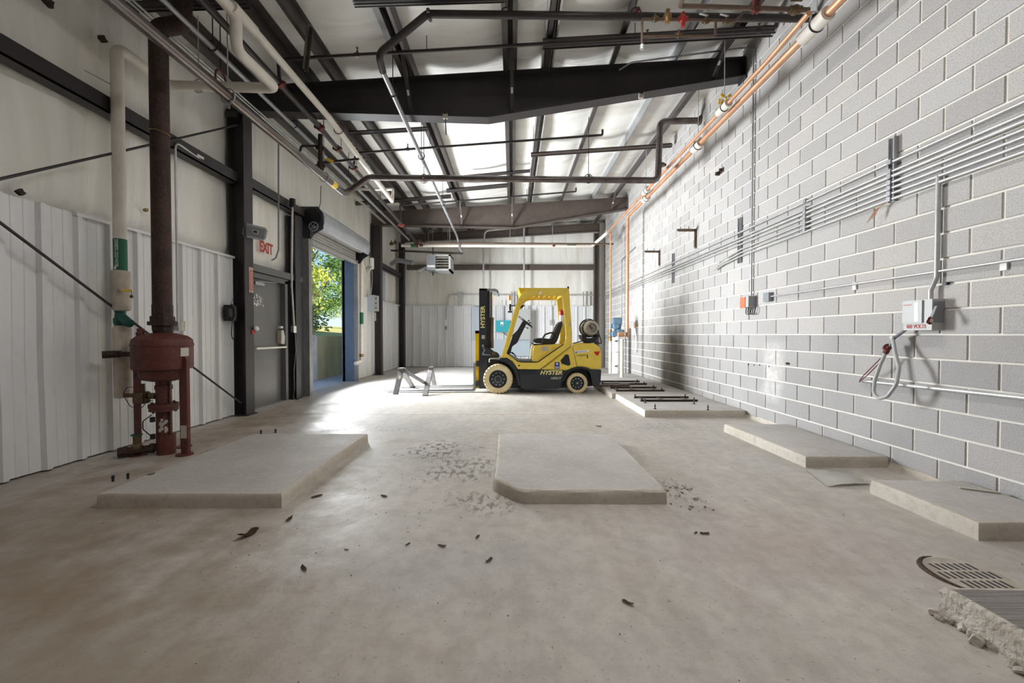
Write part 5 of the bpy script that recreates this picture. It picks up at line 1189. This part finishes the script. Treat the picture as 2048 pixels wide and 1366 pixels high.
obj('box', G().box(-4.14, -3.95, q.y-.07, q.y+.1, q.z-.22, q.z+.24, .008), 'bluebox', cb)
for dz in (.14, 0, -.13): obj('push_button', G().cyl((-3.90, q.y-.075, q.z+dz), (-3.90, q.y-.05, q.z+dz), .02, 12).cyl((-3.95, q.y+.01, q.z+dz), (-3.935, q.y+.01, q.z+dz), .028, 14), 'reddk', cb)
obj('station_side', G().box(-3.95, -3.86, q.y-.06, q.y+.08, q.z-.22, q.z+.22, .006), 'grey', cb)
obj('tag_card', G().box(-3.95, -3.945, q.y-.03, q.y+.08, q.z-.5, q.z-.26), 'plate', cb, 0)

# ================================================================== back wall fittings
yb = YB-.13
def vconduit(label, px, py0, py1, Y, r=.028, top=None):
    a = P(px, py0, Y=Y); b = P(px, py1, Y=Y); path = [b, a] + ([P(*top[0], Y=Y), P(*top[1], Y=Y)] if top else [])
    t = pipe('conduit', label, path, r, 'galvw', fillet=.18, cat='conduit', seg=10); return t
vconduit('upright grey conduit behind the forklift mast, curving over at the top', 967, 490, 640, 14.78, .032, ((970, 462), (1028, 456)))
vconduit('upright grey conduit on back wall above the forklift guard', 1048, 457, 640, 14.8, .032)
t = pipe('conduit', 'long horizontal grey conduit along back wall above wainscot', [P(905, 589, Y=yb), P(1200, 590, Y=yb)], .026, 'galvw', cat='conduit')
for x0 in (893, 897): obj('bend', G().tube([P(x0, 612, Y=yb), P(x0, 598, Y=yb), P(x0+6, 589, Y=yb), P(x0+14, 589, Y=yb)], .014, 8, fillet=.1), 'galvw', t)
for px in (917, 922, 1024, 1030, 1167, 1175):
    tag(obj('wall_strut', G().bar(P(px, 583, Y=yb-.02), P(px, 613, Y=yb-.02), .035, .03, up=(0,1,0)), 'galv'), {917:'left upright strut stub on back wall left of mast', 922:'right upright strut stub on back wall left of mast', 1024:'left upright strut stub on back wall between mast and guard', 1030:'right upright strut stub on back wall between mast and guard', 1167:'left upright strut stub on back wall above the gas cylinder', 1175:'right upright strut stub on back wall above the gas cylinder'}[px], 'strut')
def wallbox(name, label, px0, px1, py0, py1, dep, m, cat, Y=yb):
    a = P(px0, py0, Y=Y-dep); b = P(px1, py1, Y=Y-dep); t = thing(name, label, cat, ((a.x+b.x)/2, Y, b.z))
    obj('enclosure', G().box(a.x, b.x, Y-dep, Y, b.z, a.z, .012), m, t); return t, a, b
t, a, b = wallbox('electrical_panel', 'pale grey electrical panel behind the forklift mast', 945, 966, 614, 681, .2, 'bluebox', 'panel')
for f in (.2, .8): obj('hinge', G().cbox((a.x*(1-f)+b.x*f, yb-.205, a.z+.03), (.1,.02,.04)), 'galv', t)
t, a, b = wallbox('electrical_panel', 'large grey electrical cabinet seen through the forklift guard', 1027, 1061, 619, 679, .3, 'grey', 'panel')
obj('cabinet_door', G().box(a.x+.03, b.x-.03, yb-.31, yb-.3, b.z+.04, a.z-.04, .004), 'grey', t); obj('latch', G().cbox((b.x-.08, yb-.32, (a.z+b.z)/2), (.03,.03,.1), bev=.004), 'dark', t)
t, a, b = wallbox('inverter_box', 'teal blue drive box on back wall beside the mast', 991, 1020, 641, 664, .25, 'teal', 'box')
c = (a+b)/2; obj('display_plate', G().box(c.x-.08, c.x+.02, yb-.255, yb-.25, c.z+.02, c.z+.16), 'white', t, 0); obj('display', G().box(c.x-.06, c.x+.0, yb-.258, yb-.255, c.z+.03, c.z+.07), 'dark', t, 0)
obj('conduit_tail', G().tube([P(1004, 640, Y=yb-.1), P(1004, 612, Y=yb-.1), P(1004, 600, Y=yb-.1)], .02, 8), 'galv', t); obj('cable_tail', G().tube([P(1006, 665, Y=yb-.1), P(1015, 672, Y=yb-.1), P(1040, 668, Y=yb-.15)], .012, 8, fillet=.1), 'black', t)
t, a, b = wallbox('wireway', 'long low grey wireway on back wall behind forklift cab', 985, 1060, 679, 712, .12, 'bluebox', 'wireway')
q = P(892, 645, Y=yb-.05); t = thing('outlet_box', 'small outlet hanging low on back wall left of mast', 'outlet', q); obj('box', G().cbox(q, (.08,.06,.22), bev=.006), 'white', t); obj('lower_box', G().cbox(q-Vector((0,0,.2)), (.07,.06,.14), bev=.006), 'greyd', t); obj('drop', G().cyl(q+Vector((0,0,.1)), P(893, 612, Y=yb-.05), .014, 8), 'galv', t)
q = P(1102, 645, Y=yb-.05); t = thing('outlet_box', 'small outlet hanging on back wall behind the seat', 'outlet', q); obj('box', G().cbox(q, (.07,.06,.2), bev=.006), 'grey', t); obj('drop', G().tube([q+Vector((0,0,.1)), P(1102, 605, Y=yb-.05), P(1108, 594, Y=yb-.05)], .014, 8, fillet=.1), 'galv', t)

# ================================================================== right wall: copper pipes
zb = 4.30; xb, xs_ = 3.03, 2.88
yd = 10.62
t = pipe('copper_pipe', 'thick copper pipe along top of block wall, turning down at its far end', [Vector((xb,.8,zb)), Vector((xb,yd,zb)), Vector((xb,yd,1.12))], .040, 'copper', fillet=.07, seg=18)
def sleeve(t, y, x, r, l=.32):
    obj('insulation_sleeve', G().cyl((x,y-l/2,zb), (x,y+l/2,zb), r*1.75, 20), 'jacket', t); obj('sleeve_strap', G().torus((x,y-.02,zb), (0,1,0), r*1.8, .008, 20, 6), 'dark', t)
    obj('hanger_yoke', G().tube([(x-r*1.8,y-.02,zb), (x-r*1.2,y-.02,zb+r*3.2), (x+r*1.2,y-.02,zb+r*3.2), (x+r*1.8,y-.02,zb)], .008, 6), 'galvw', t)
    obj('hanger_rod', G().cyl((x,y-.02,zb+r*3.2), (x,y-.02,roofz(x)+.02), .006, 6), 'galvw', t)
for px in (1622, 1392, 1290): y = xb*F/(px-1024); sleeve(t, y, xb, .04, .34 if px > 1600 else .26)
t = pipe('copper_pipe', 'thin copper pipe along top of block wall, with rusty elbow at near end', [P(1618, 26, Y=3.95)+Vector((0,0,.0)), Vector((xs_,4.6,zb)), Vector((xs_,12.2,zb)), Vector((2.98,12.25,zb-.05)), Vector((2.98,12.25,1.3))], .027, 'copper', fillet=.06, seg=14)
for px in (1443, 1290, 1212): y = xs_*F/(px-1024); sleeve(t, y, xs_, .03, .26)
g = G()
for k in range(9): a = R_(0,6.28); g.cbox((xs_+R_(-.07,.06), 5.55+R_(-.06,.05), zb+.09+R_(-.02,.07)), (.045,.03,.03), Matrix.Rotation(a,3,'Y'), .008)
obj('foam_residue', g, 'ylabel', t)
# brass valve set hung below the black main
zq = lambda x, y: P(x, y, Y=4.62)
vt = thing('valve_manifold', 'bronze valve manifold with a red valve hanging at upper right', 'valves', zq(1290, 90))
obj('upper_pipe', G().tube([zq(1284, 88), zq(1284, 38), zq(1470, 42), zq(1490, 22)], .014, 10, fillet=.03), 'brownp', vt)
obj('lower_pipe', G().tube([zq(1284, 74), zq(1431, 72), zq(1431, 40)], .014, 10, fillet=.03), 'brownp', vt)
for px, py in ((1310, 38), (1412, 42), (1453, 43), (1357, 70)):
    q = zq(px, py); vv = obj('ball_valve', G().cyl(q-Vector((.035,0,0)), q+Vector((.035,0,0)), .026, 8).ball(q, .034).cyl(q, q+Vector((0,0,.055)), .012, 8), 'bronze', vt)
    if px in (1412, 1453): obj('lever', G().cbox(q+Vector((-.035,-.02,.055)), (.1,.02,.008), Matrix.Rotation(.25,3,'Y')), 'galvw', vv)
q = zq(1335, 36); obj('regulator', G().lathe([(0,-.06),(.03,-.05),(.045,-.01),(.045,.03),(.025,.05),(.025,.09),(0,.095)], q, 'Z', 16), 'brass', vt)
q = zq(1366, 38); rv = obj('red_valve', G().cyl(q-Vector((.05,0,0)), q+Vector((.05,0,0)), .03, 10).cyl(q-Vector((0,0,.09)), q+Vector((0,0,.07)), .022, 10).ball(q, .042), 'red', vt)
q = zq(1284, 90); obj('hose_end', G().cyl(q, q-Vector((0,0,.05)), .024, 8), 'galvw', vt)
t = pipe('brown_pipe', 'brown copper pipe across top right corner, above the valve manifold', [P(1372, -20, Y=4.0), P(1360, 12, Y=4.35), P(1618, 20, Y=4.35)], .024, 'brownp', fillet=.04)
q = P(1590, 20, Y=4.35); obj('valve', G().cyl(q-Vector((.06,0,0)), q+Vector((.06,0,0)), .04, 10).ball(q, .05).cbox(q+Vector((0,-.03,.08)), (.12,.03,.01)), 'bronze', t)
for px in (1508, 1516): q = P(px, 18, Y=4.35); obj('clamp', G().cbox(q+Vector((0,0,.06)), (.02,.05,.2)), 'reddk', t)

# conduit from the beam top down to the orange box
xc = XR-.03
c0 = P(1507, 130, X=xc)
t = pipe('wall_conduit', 'upright thin conduit on block wall dropping from roof beam to orange switch box', [P(1238, 140, Y=F1-.12), P(1262, 125, Y=F1-.2), P(1490, 95, X=xc-.0), Vector((xc, c0.y, P(1507,100,X=xc).z)), Vector((xc, c0.y, 1.78))], .012, 'galv', fillet=.1, cat='conduit', seg=8)
q = P(1504, 600, X=XR-.1); yy = c0.y
sb = thing('switch_box', 'orange-fronted grey switch box on block wall under upright conduit', 'switch box', (XR-.06, yy, 1.6))
obj('box', G().box(XR-.11, XR-.003, yy-.07, yy+.13, 1.61, 1.77, .004), 'grey', sb); obj('orange_cover', G().box(XR-.118, XR-.11, yy-.0, yy+.13, 1.605, 1.76, .003), 'orange', sb); obj('side_gap', G().box(XR-.105, XR-.003, yy-.074, yy-.07, 1.62, 1.76), 'greyd', sb, 0)
for k in range(3): obj('lead', G().tube([(XR-.05,yy+.08-k*.05,1.61), (XR-.06,yy+.08-k*.05,1.52), (XR-.06,yy-.02-k*.05,1.50), (XR-.05,yy-.06-k*.04,1.61)], .006, 6, fillet=.05), 'black', sb)
# second small box and conduit to the right
q = P(1536, 594, X=XR-.03); t = pipe('wall_conduit', 'thin bright conduit running right along block wall from a small grey box', [Vector((xc, q.y-.05, 1.725)), Vector((xc, .8, 1.735))], .011, 'galvw', cat='conduit', seg=8)
obj('box', G().box(XR-.06, XR-.003, q.y-.06, q.y+.06, 1.66, 1.78, .004), 'greyd', t)
for px in (1702, 1995): y = 3.44*F/(px-1024); obj('strap', G().box(XR-.02, XR-.003, y-.035, y+.005, 1.67, 1.745), 'white', t)

# bundle of conduits
ZC = [2.78, 2.695, 2.65, 2.595, 2.545, 2.495, 2.445]
ends = [YB-.15, YB-.15, YB-.15, YB-.15, 6.2, 6.25, 6.4]
ordn = ['topmost', 'second', 'third', 'fourth', 'fifth', 'sixth', 'lowest']
for i, (z, e) in enumerate(zip(ZC, ends)):
    zf = z-.045 if i < 4 else z
    path = [Vector((XR-.035, .7, z+.002)), Vector((XR-.035, 3.7, z)), Vector((XR-.035, 6.1, (z+zf)/2 if i < 4 else z-.05))]
    path += [Vector((XR-.035, e, zf-.01*i))] if i < 4 else [Vector((XR-.05, e+.15, z-.09)), Vector((XR-.07, e+.45, z-.14))]
    t = pipe('wall_conduit', ordn[i]+' of seven parallel steel conduits along block wall', path, .0135 if i != 2 else .017, 'galvw', cat='conduit', seg=10)
    t['group'] = 'parallel conduits on the block wall'
    for y in (3.69, 4.75): obj('clamp', G().box(XR-.058, XR-.012, y-.018, y+.018, z-.02, z+.022, .003), 'galv', t)
for px, z0, z1, lab in ((1779, 2.42, 3.0, 'nearest'), (1477, 2.3, 2.98, 'middle'), (1345, 2.32, 2.95, 'farthest')):
    y = 3.44*F/(px-1024); g = G(); g.box(XR-.022, XR-.002, y-.03, y+.03, z0, z1); g.box(XR-.045, XR-.022, y-.03, y-.024, z0, z1); g.box(XR-.045, XR-.022, y+.024, y+.03, z0, z1)
    tag(obj('wall_strut', g, 'galv', smooth=0), lab+' of three upright strut channels behind wall conduits', 'strut channel', 'strut channels behind the conduits')
q = Vector((XR-.05, 3.72, 2.42)); g = G()
for k in range(4): g.tube([q, q+Vector((-.02,.05+.01*k,-.03)), q+Vector((-.03-.01*k,.08+.015*k,-.1-.015*k))], .003, 6)
tag(obj('loose_wire', g, 'copper'), 'frayed copper wires poking out below nearest strut channel', 'wire')
# brown angle brackets
for px, y_, lab in ((1390, 7.64, 'larger, nearer'), (1318, 9.5, 'smaller, farther')):
    z = P(px, 459 if px > 1350 else 502, Y=y_).z; t = thing('angle_bracket', lab+' brown angle bracket on block wall above conduits', 'bracket', (XR-.2, y_, z-.35))
    obj('arm', G().prism([(XR-.38,z), (XR-.03,z), (XR-.03,z+.006), (XR-.36,z+.006)], 'Y', y_-.03, y_+.03).prism([(XR-.36,z-.045),(XR-.03,z-.045),(XR-.03,z),(XR-.38,z)], 'Y', y_-.03, y_-.024), 'brownp', t, 0)
    obj('upright', G().box(XR-.012, XR-.004, y_-.03, y_+.03, z-.36, z+.006).box(XR-.05, XR-.004, y_-.03, y_-.024, z-.34, z), 'brownp', t, 0)
    for dx in (.14, .3): obj('bolt', G().cyl((XR-dx,y_,z-.03), (XR-dx,y_,z+.06), .006, 6), 'dark', t)

# disconnect switch
y0, y1 = 3.24, 3.475; z0, z1 = 1.255, 1.505; xf = XR-.105
ds = thing('disconnect_switch', 'grey 460 volt disconnect switch box on block wall', 'switch box', (XR-.05, 3.36, z0))
obj('body', G().box(xf, XR-.003, y0, y1, z0, z1, .004), 'grey', ds)
dc = obj('cover', G().box(xf-.012, xf, y0+.07, y1, z0+.06, z1-.005, .003), 'grey', ds); obj('label_strip', G().box(xf-.0135, xf-.012, y1-.08, y1-.01, z1-.04, z1-.034), 'exitr', dc, 0)
obj('label_panel', G().box(xf-.0135, xf-.012, y0+.1, y0+.13, z0+.075, z1-.02), 'plate', dc, 0); 
for zz in (z0+.11, z0+.18): obj('label_mark', G().box(xf-.0145, xf-.0135, y0+.105, y0+.125, zz-.02, zz+.015), 'white', dc, 0)
text('voltage_lettering', '460 VOLTS', .045, (xf-.001, (y0+y1)/2+.01, z0+.03), ON_R, M['exitr'], ds, sx=.78, bold=.001)
hd = obj('handle', G().bar((xf+.02,y0-.012,z1-.06), (xf-.04,y0-.03,z0+.09), .016, .01), 'galv', ds)
obj('padlock', G().cbox((xf-.045,y0-.03,z0+.075), (.045,.02,.06), Matrix.Rotation(.5,3,'Y'), .008), 'reddk', hd); obj('padlock_face', G().cbox((xf-.045,y0-.041,z0+.075), (.022,.003,.03), Matrix.Rotation(.5,3,'Y')), 'plate', hd)
obj('side_plate', G().box(xf+.015, XR-.01, y0-.003, y0, z0+.06, z1-.02), 'greyd', ds, 0)
q = P(1877, 352, X=XR-.035)
t = pipe('wall_conduit', 'bright conduit dropping from conduit bundle to the disconnect switch', [Vector((XR-.035, q.y, 2.5)), Vector((XR-.035, q.y, 1.68)), Vector((XR-.05, q.y+.03, 1.58)), Vector((XR-.05, q.y+.03, z1))], .017, 'galvw', fillet=.06, cat='conduit')
fx = lambda x, y, d=.12: P(x, y, X=XR-d)
t = thing('flexible_conduit', 'grey flexible conduit looping loose below the disconnect switch', 'conduit', fx(1790, 800))
obj('stub', G().tube([fx(1812, 659, .06), fx(1800, 668, .08), fx(1788, 676, .1), fx(1776, 700, .12)], .013, 10, fillet=.04), 'greyd', t)
obj('elbow', G().cbox(fx(1786, 675, .1), (.04,.04,.03), bev=.006), 'grey', t)
obj('loop', G().tube([fx(1785,676,.1), fx(1790,705,.13), fx(1798,735,.16), fx(1793,768,.2), fx(1775,793,.22), fx(1757,798,.22), fx(1747,785,.22), fx(1749,762,.2), fx(1760,730,.16), fx(1771,706,.12)], .015, 12, fillet=.08), 'grey', t)
obj('connector', G().cyl(fx(1778,692,.12), fx(1771,706,.12), .022, 10).cyl(fx(1776,694,.13), fx(1773,696,.1), .03, 12), 'reddk', t)
obj('wires', G().tube([fx(1770,708,.12), fx(1755,730,.12), fx(1735,750,.1), fx(1718,764,.06)], .004, 6, fillet=.06).tube([fx(1769,709,.12), fx(1750,728,.13), fx(1730,748,.1), fx(1719,761,.06)], .004, 6, fillet=.06), 'reddk', t)
pipe('wall_conduit', 'low bright conduit along block wall below the disconnect switch', [Vector((xc,3.98,.765)), Vector((xc,.7,.84))], .017, 'galvw', cat='conduit')
# far valve station on the block wall
t = thing('valve_station', 'blue valve and meter assembly between the copper pipe drops', 'valves', (3.1, 11.2, .9))
for (px, py, s) in ((1231,652,.14), (1238,664,.13), (1228,668,.12), (1236,646,.1)):
    q = P(px, py, Y=11.2); obj('meter_body', G().ball(q, s*.8, 14).cyl(q-Vector((s,0,0)), q+Vector((s,0,0)), s*.5, 14).cyl(q, q+Vector((0,-s*1.1,0)), s*.55, 14), 'bluev', t)
q = P(1234, 642, Y=11.1); obj('actuator', G().cbox(q, (.25,.16,.18), bev=.02), 'bluev', t)
q = P(1245, 669, Y=10.6); obj('copper_elbow', G().cyl(q-Vector((.12,0,0)), q+Vector((.04,0,0)), .065, 14), 'copper', t)
q = P(1221, 672, Y=12.1); obj('brass_valve', G().cyl(q-Vector((0,0,.15)), q+Vector((0,0,.2)), .06, 12).ball(q, .08), 'brass', t)
for px, Yq, lab in ((1221, 12.1, 'left'), (1244, 10.6, 'right')):
    q = P(px, 678, Y=Yq); pipe('white_pipe', lab+' white pipe leg standing on far pad under the copper drops', [Vector((q.x,Yq,0.1 if Yq < 11.6 else 0)), Vector((q.x,Yq,q.z))], .05, 'jacket')
q = P(1233, 752, Y=11.75)
for k, z in enumerate((0, .72)):
    bk = thing('white_canister', ('lower' if k == 0 else 'upper')+' white canister stacked at block wall under blue valves', 'canister', (q.x, 11.75, z)); obj('shell', G().lathe([(0,0),(.13,0),(.135,.02),(.125,.68),(.13,.7),(0,.72)], (q.x, 11.75, z), 'Z', 24), 'white', bk)
    obj('chevron', G().prism([(q.x-.11,z+.34),(q.x-.06,z+.28),(q.x-.01,z+.34),(q.x-.06,z+.31)], 'Y', 11.60, 11.63), 'black', bk, 0)
q = P(1273, 660, X=XR-.05); t = thing('hose_bib', 'hose bib with hanging white tube on block wall', 'tap', q); obj('tap', G().cyl((XR,q.y,q.z+.12), (XR-.12,q.y,q.z+.12), .02, 10).cyl((XR-.1,q.y,q.z+.2), (XR-.1,q.y,q.z+.05), .025, 10), 'brass', t); obj('tube', G().tube([(XR-.1,q.y,q.z+.05), (XR-.06,q.y,q.z-.2), (XR-.06,q.y,q.z-.52), (XR-.05,q.y+.06,q.z-.6)], .022, 8, fillet=.08), 'white', t)
q = P(1243, 520, X=XR-.03); t = pipe('wall_conduit', 'dark upright conduit on block wall between the copper drops', [Vector((xc,q.y-1.4,P(1277,490,X=xc).z)), Vector((xc,q.y,q.z)), Vector((xc,q.y,1.5))], .014, 'galv', fillet=.08, cat='conduit', seg=8)

# ================================================================== added fill lights in invented strip fixtures, out of view, brightening the foreground
for x, y, en, lab in ((.8, 3.0, 48, 'forward'), (.6, -.9, 14, 'rear')):
    t = thing('added_fill_light', lab+' added fill light hung from the purlins of the near bay', 'light', (x, y, 4.9), 'added fill lights of the near bay')
    obj('housing', G().box(x-.16, x+.16, y-1.1, y+1.1, 4.93, 5.02, .01), 'white', t); obj('diffuser', G().box(x-.14, x+.14, y-1.08, y+1.08, 4.90, 4.93, .004), 'floods', t)
    for s in (-1, 1): obj('hanger_rod', G().cyl((x, y+s, 5.02), (x, y+s, roofz(x)+.1), .005, 6), 'galvw', t)
    la = bpy.data.lights.new('fill_lamp', 'AREA'); la.shape = 'RECTANGLE'; la.size = .26; la.size_y = 2.1; la.energy = en; la.color = (1, .97, .94)
    lo = bpy.data.objects.new('fill_lamp', la); C.objects.link(lo); lo.location = (x, y, 4.89)
# ================================================================== outdoors, seen through the roll-up door
M['apron'] = mat('apron_concrete', (196,202,212), .8, 0, (178,184,196), 2, .4, col3=(190,194,200), scale3=9, amt3=.4)
M['retain'] = mat('stained_retaining_wall', (232,216,170), .9, 0, (186,168,122), 2.2, .35, .2, 20, stretch=(1,1,.35), col3=(206,198,176), scale3=7, amt3=.5)
M['paintw'] = mat('flaking_white_paint', (238,239,243), .8, 0, (206,210,218), 4, .4)
M['grass'] = mat('dry_grass', (206,196,136), .95, 0, (150,160,88), 1.2, .3, .3, 20)
def leafmat(n, c, c2):
    m = mat(n, c, .7, 0, c2, .9, .2); b = m.node_tree.nodes['Principled BSDF']
    return m
M['lf1'] = leafmat('yellow_green_leaves', (206,204,92), (140,164,60)); M['lf2'] = leafmat('green_leaves', (118,150,70), (78,114,54)); M['lf3'] = leafmat('grey_green_leaves', (150,164,110), (104,124,78)); M['bark'] = mat('bark', (96,88,78), .9)
tag(obj('ground', G().box(-9, -4.42, -4, 26, -.12, -.02).box(-4.42, -4.28, DY0-.1, DY1+.1, -.1, -.004), 'apron', smooth=0), 'blue-grey concrete apron outside the roll-up door', kind='structure')
rw = thing('retaining_wall', 'stained concrete retaining wall outside the roll-up door', 'retaining wall', (-6, 12, 0))
obj('side_face', G().box(-5.9, -5.28, 10.95, 22, -.05, 1.17, .02), 'retain', rw); obj('end_face', G().box(-9, -5.28, 10.6, 10.95, -.05, 1.2, .02), 'paintw', rw)
g = G().grid(40, 40, lambda u, v: (-5.95-140*u, 10.9+160*v, 1.15+7*u+.25*nz(Vector((u*16, v*18, 0)))*min(1, u*30)))
tag(obj('grass_bank', g, 'grass', smooth=180), 'dry grassy bank above the retaining wall', 'grass', kind='stuff')
def tree(label, x, y, zb_, h, rad, lm, n, seed, trunk=True):
    rnd = random.Random(seed); t = thing('tree', label, 'tree', (x, y, zb_), 'trees beyond the roll-up door'); g = G(); bl = []
    if trunk:
        g.tube([(x,y,zb_-.3), (x+.1,y,zb_+h*.35), (x-.1,y+.1,zb_+h*.8)], [.16,.11,.04], 8)
    for k in range(9):
        a = rnd.uniform(0,6.28); z = zb_+h*rnd.uniform(.25,.8); e = Vector((x+math.cos(a)*rad*.7, y+math.sin(a)*rad*.7, z+h*.15)); g.tube([(x,y,z-h*.1), e], [.05,.015], 6); bl.append(e)
    obj('trunk', g, 'bark', t)
    V, Fc = [], []
    cl = []
    for k in range(70):
        a = rnd.uniform(0,6.28); rr = rad*math.sqrt(rnd.random()); zz = rnd.uniform(.12,1); w_ = math.sin(min(1, zz*1.15)*math.pi)**.5 if zz < .87 else .5
        cl.append(Vector((x+math.cos(a)*rr*w_, y+math.sin(a)*rr*w_, zb_+h*zz)))
    for k in range(n):
        c = rnd.choice(cl); p = c+Vector((rnd.gauss(0,.28), rnd.gauss(0,.28), rnd.gauss(0,.2))); s = rnd.uniform(.05,.11)
        u = Vector((rnd.gauss(0,1), rnd.gauss(0,1), rnd.gauss(0,.6))).normalized(); v = u.cross(Vector((rnd.gauss(0,1), rnd.gauss(0,1), rnd.gauss(0,1)))).normalized(); b = len(V)
        V += [tuple(p-u*s), tuple(p+v*s*.55), tuple(p+u*s), tuple(p-v*s*.55)]; Fc.append((b, b+1, b+2, b+3))
    me = bpy.data.meshes.new('foliage'); me.from_pydata(V, [], Fc); link('foliage', me, M[lm], t, 0)['kind'] = 'stuff'
tree('yellow-green sunlit tree nearest beyond the retaining wall', -11.5, 20.5, 1.3, 5.2, 2.0, 'lf1', 13000, 1)
tree('taller green tree right behind the yellow-green tree', -12.2, 24.5, 1.4, 9.0, 2.4, 'lf2', 10000, 2)
tree('grey-green tree at the left edge of the door view', -13.8, 21.0, 1.4, 6.5, 2.0, 'lf3', 8000, 3)
tree('far green tree at the back of the bank', -17, 33.0, 1.8, 9.0, 3.2, 'lf2', 9000, 4)
tree('far yellow-green tree behind the green one', -20, 36.0, 1.8, 7.5, 3.0, 'lf1', 8000, 5)
for k in range(7): tree(('first','second','third','fourth','fifth','sixth','seventh')[k]+' tree from the left in the distant treeline', -27-3.2*(k%3)+1.5*k, 38+5.5*k, 2.4, 8+1.5*(k%2), 3.6, ('lf2','lf1','lf3')[k%3], 5000, 20+k)
tree('low grey-green bush at foot of the trees', -9.3, 17.2, 1.2, 1.5, 1.1, 'lf3', 4000, 6, False)
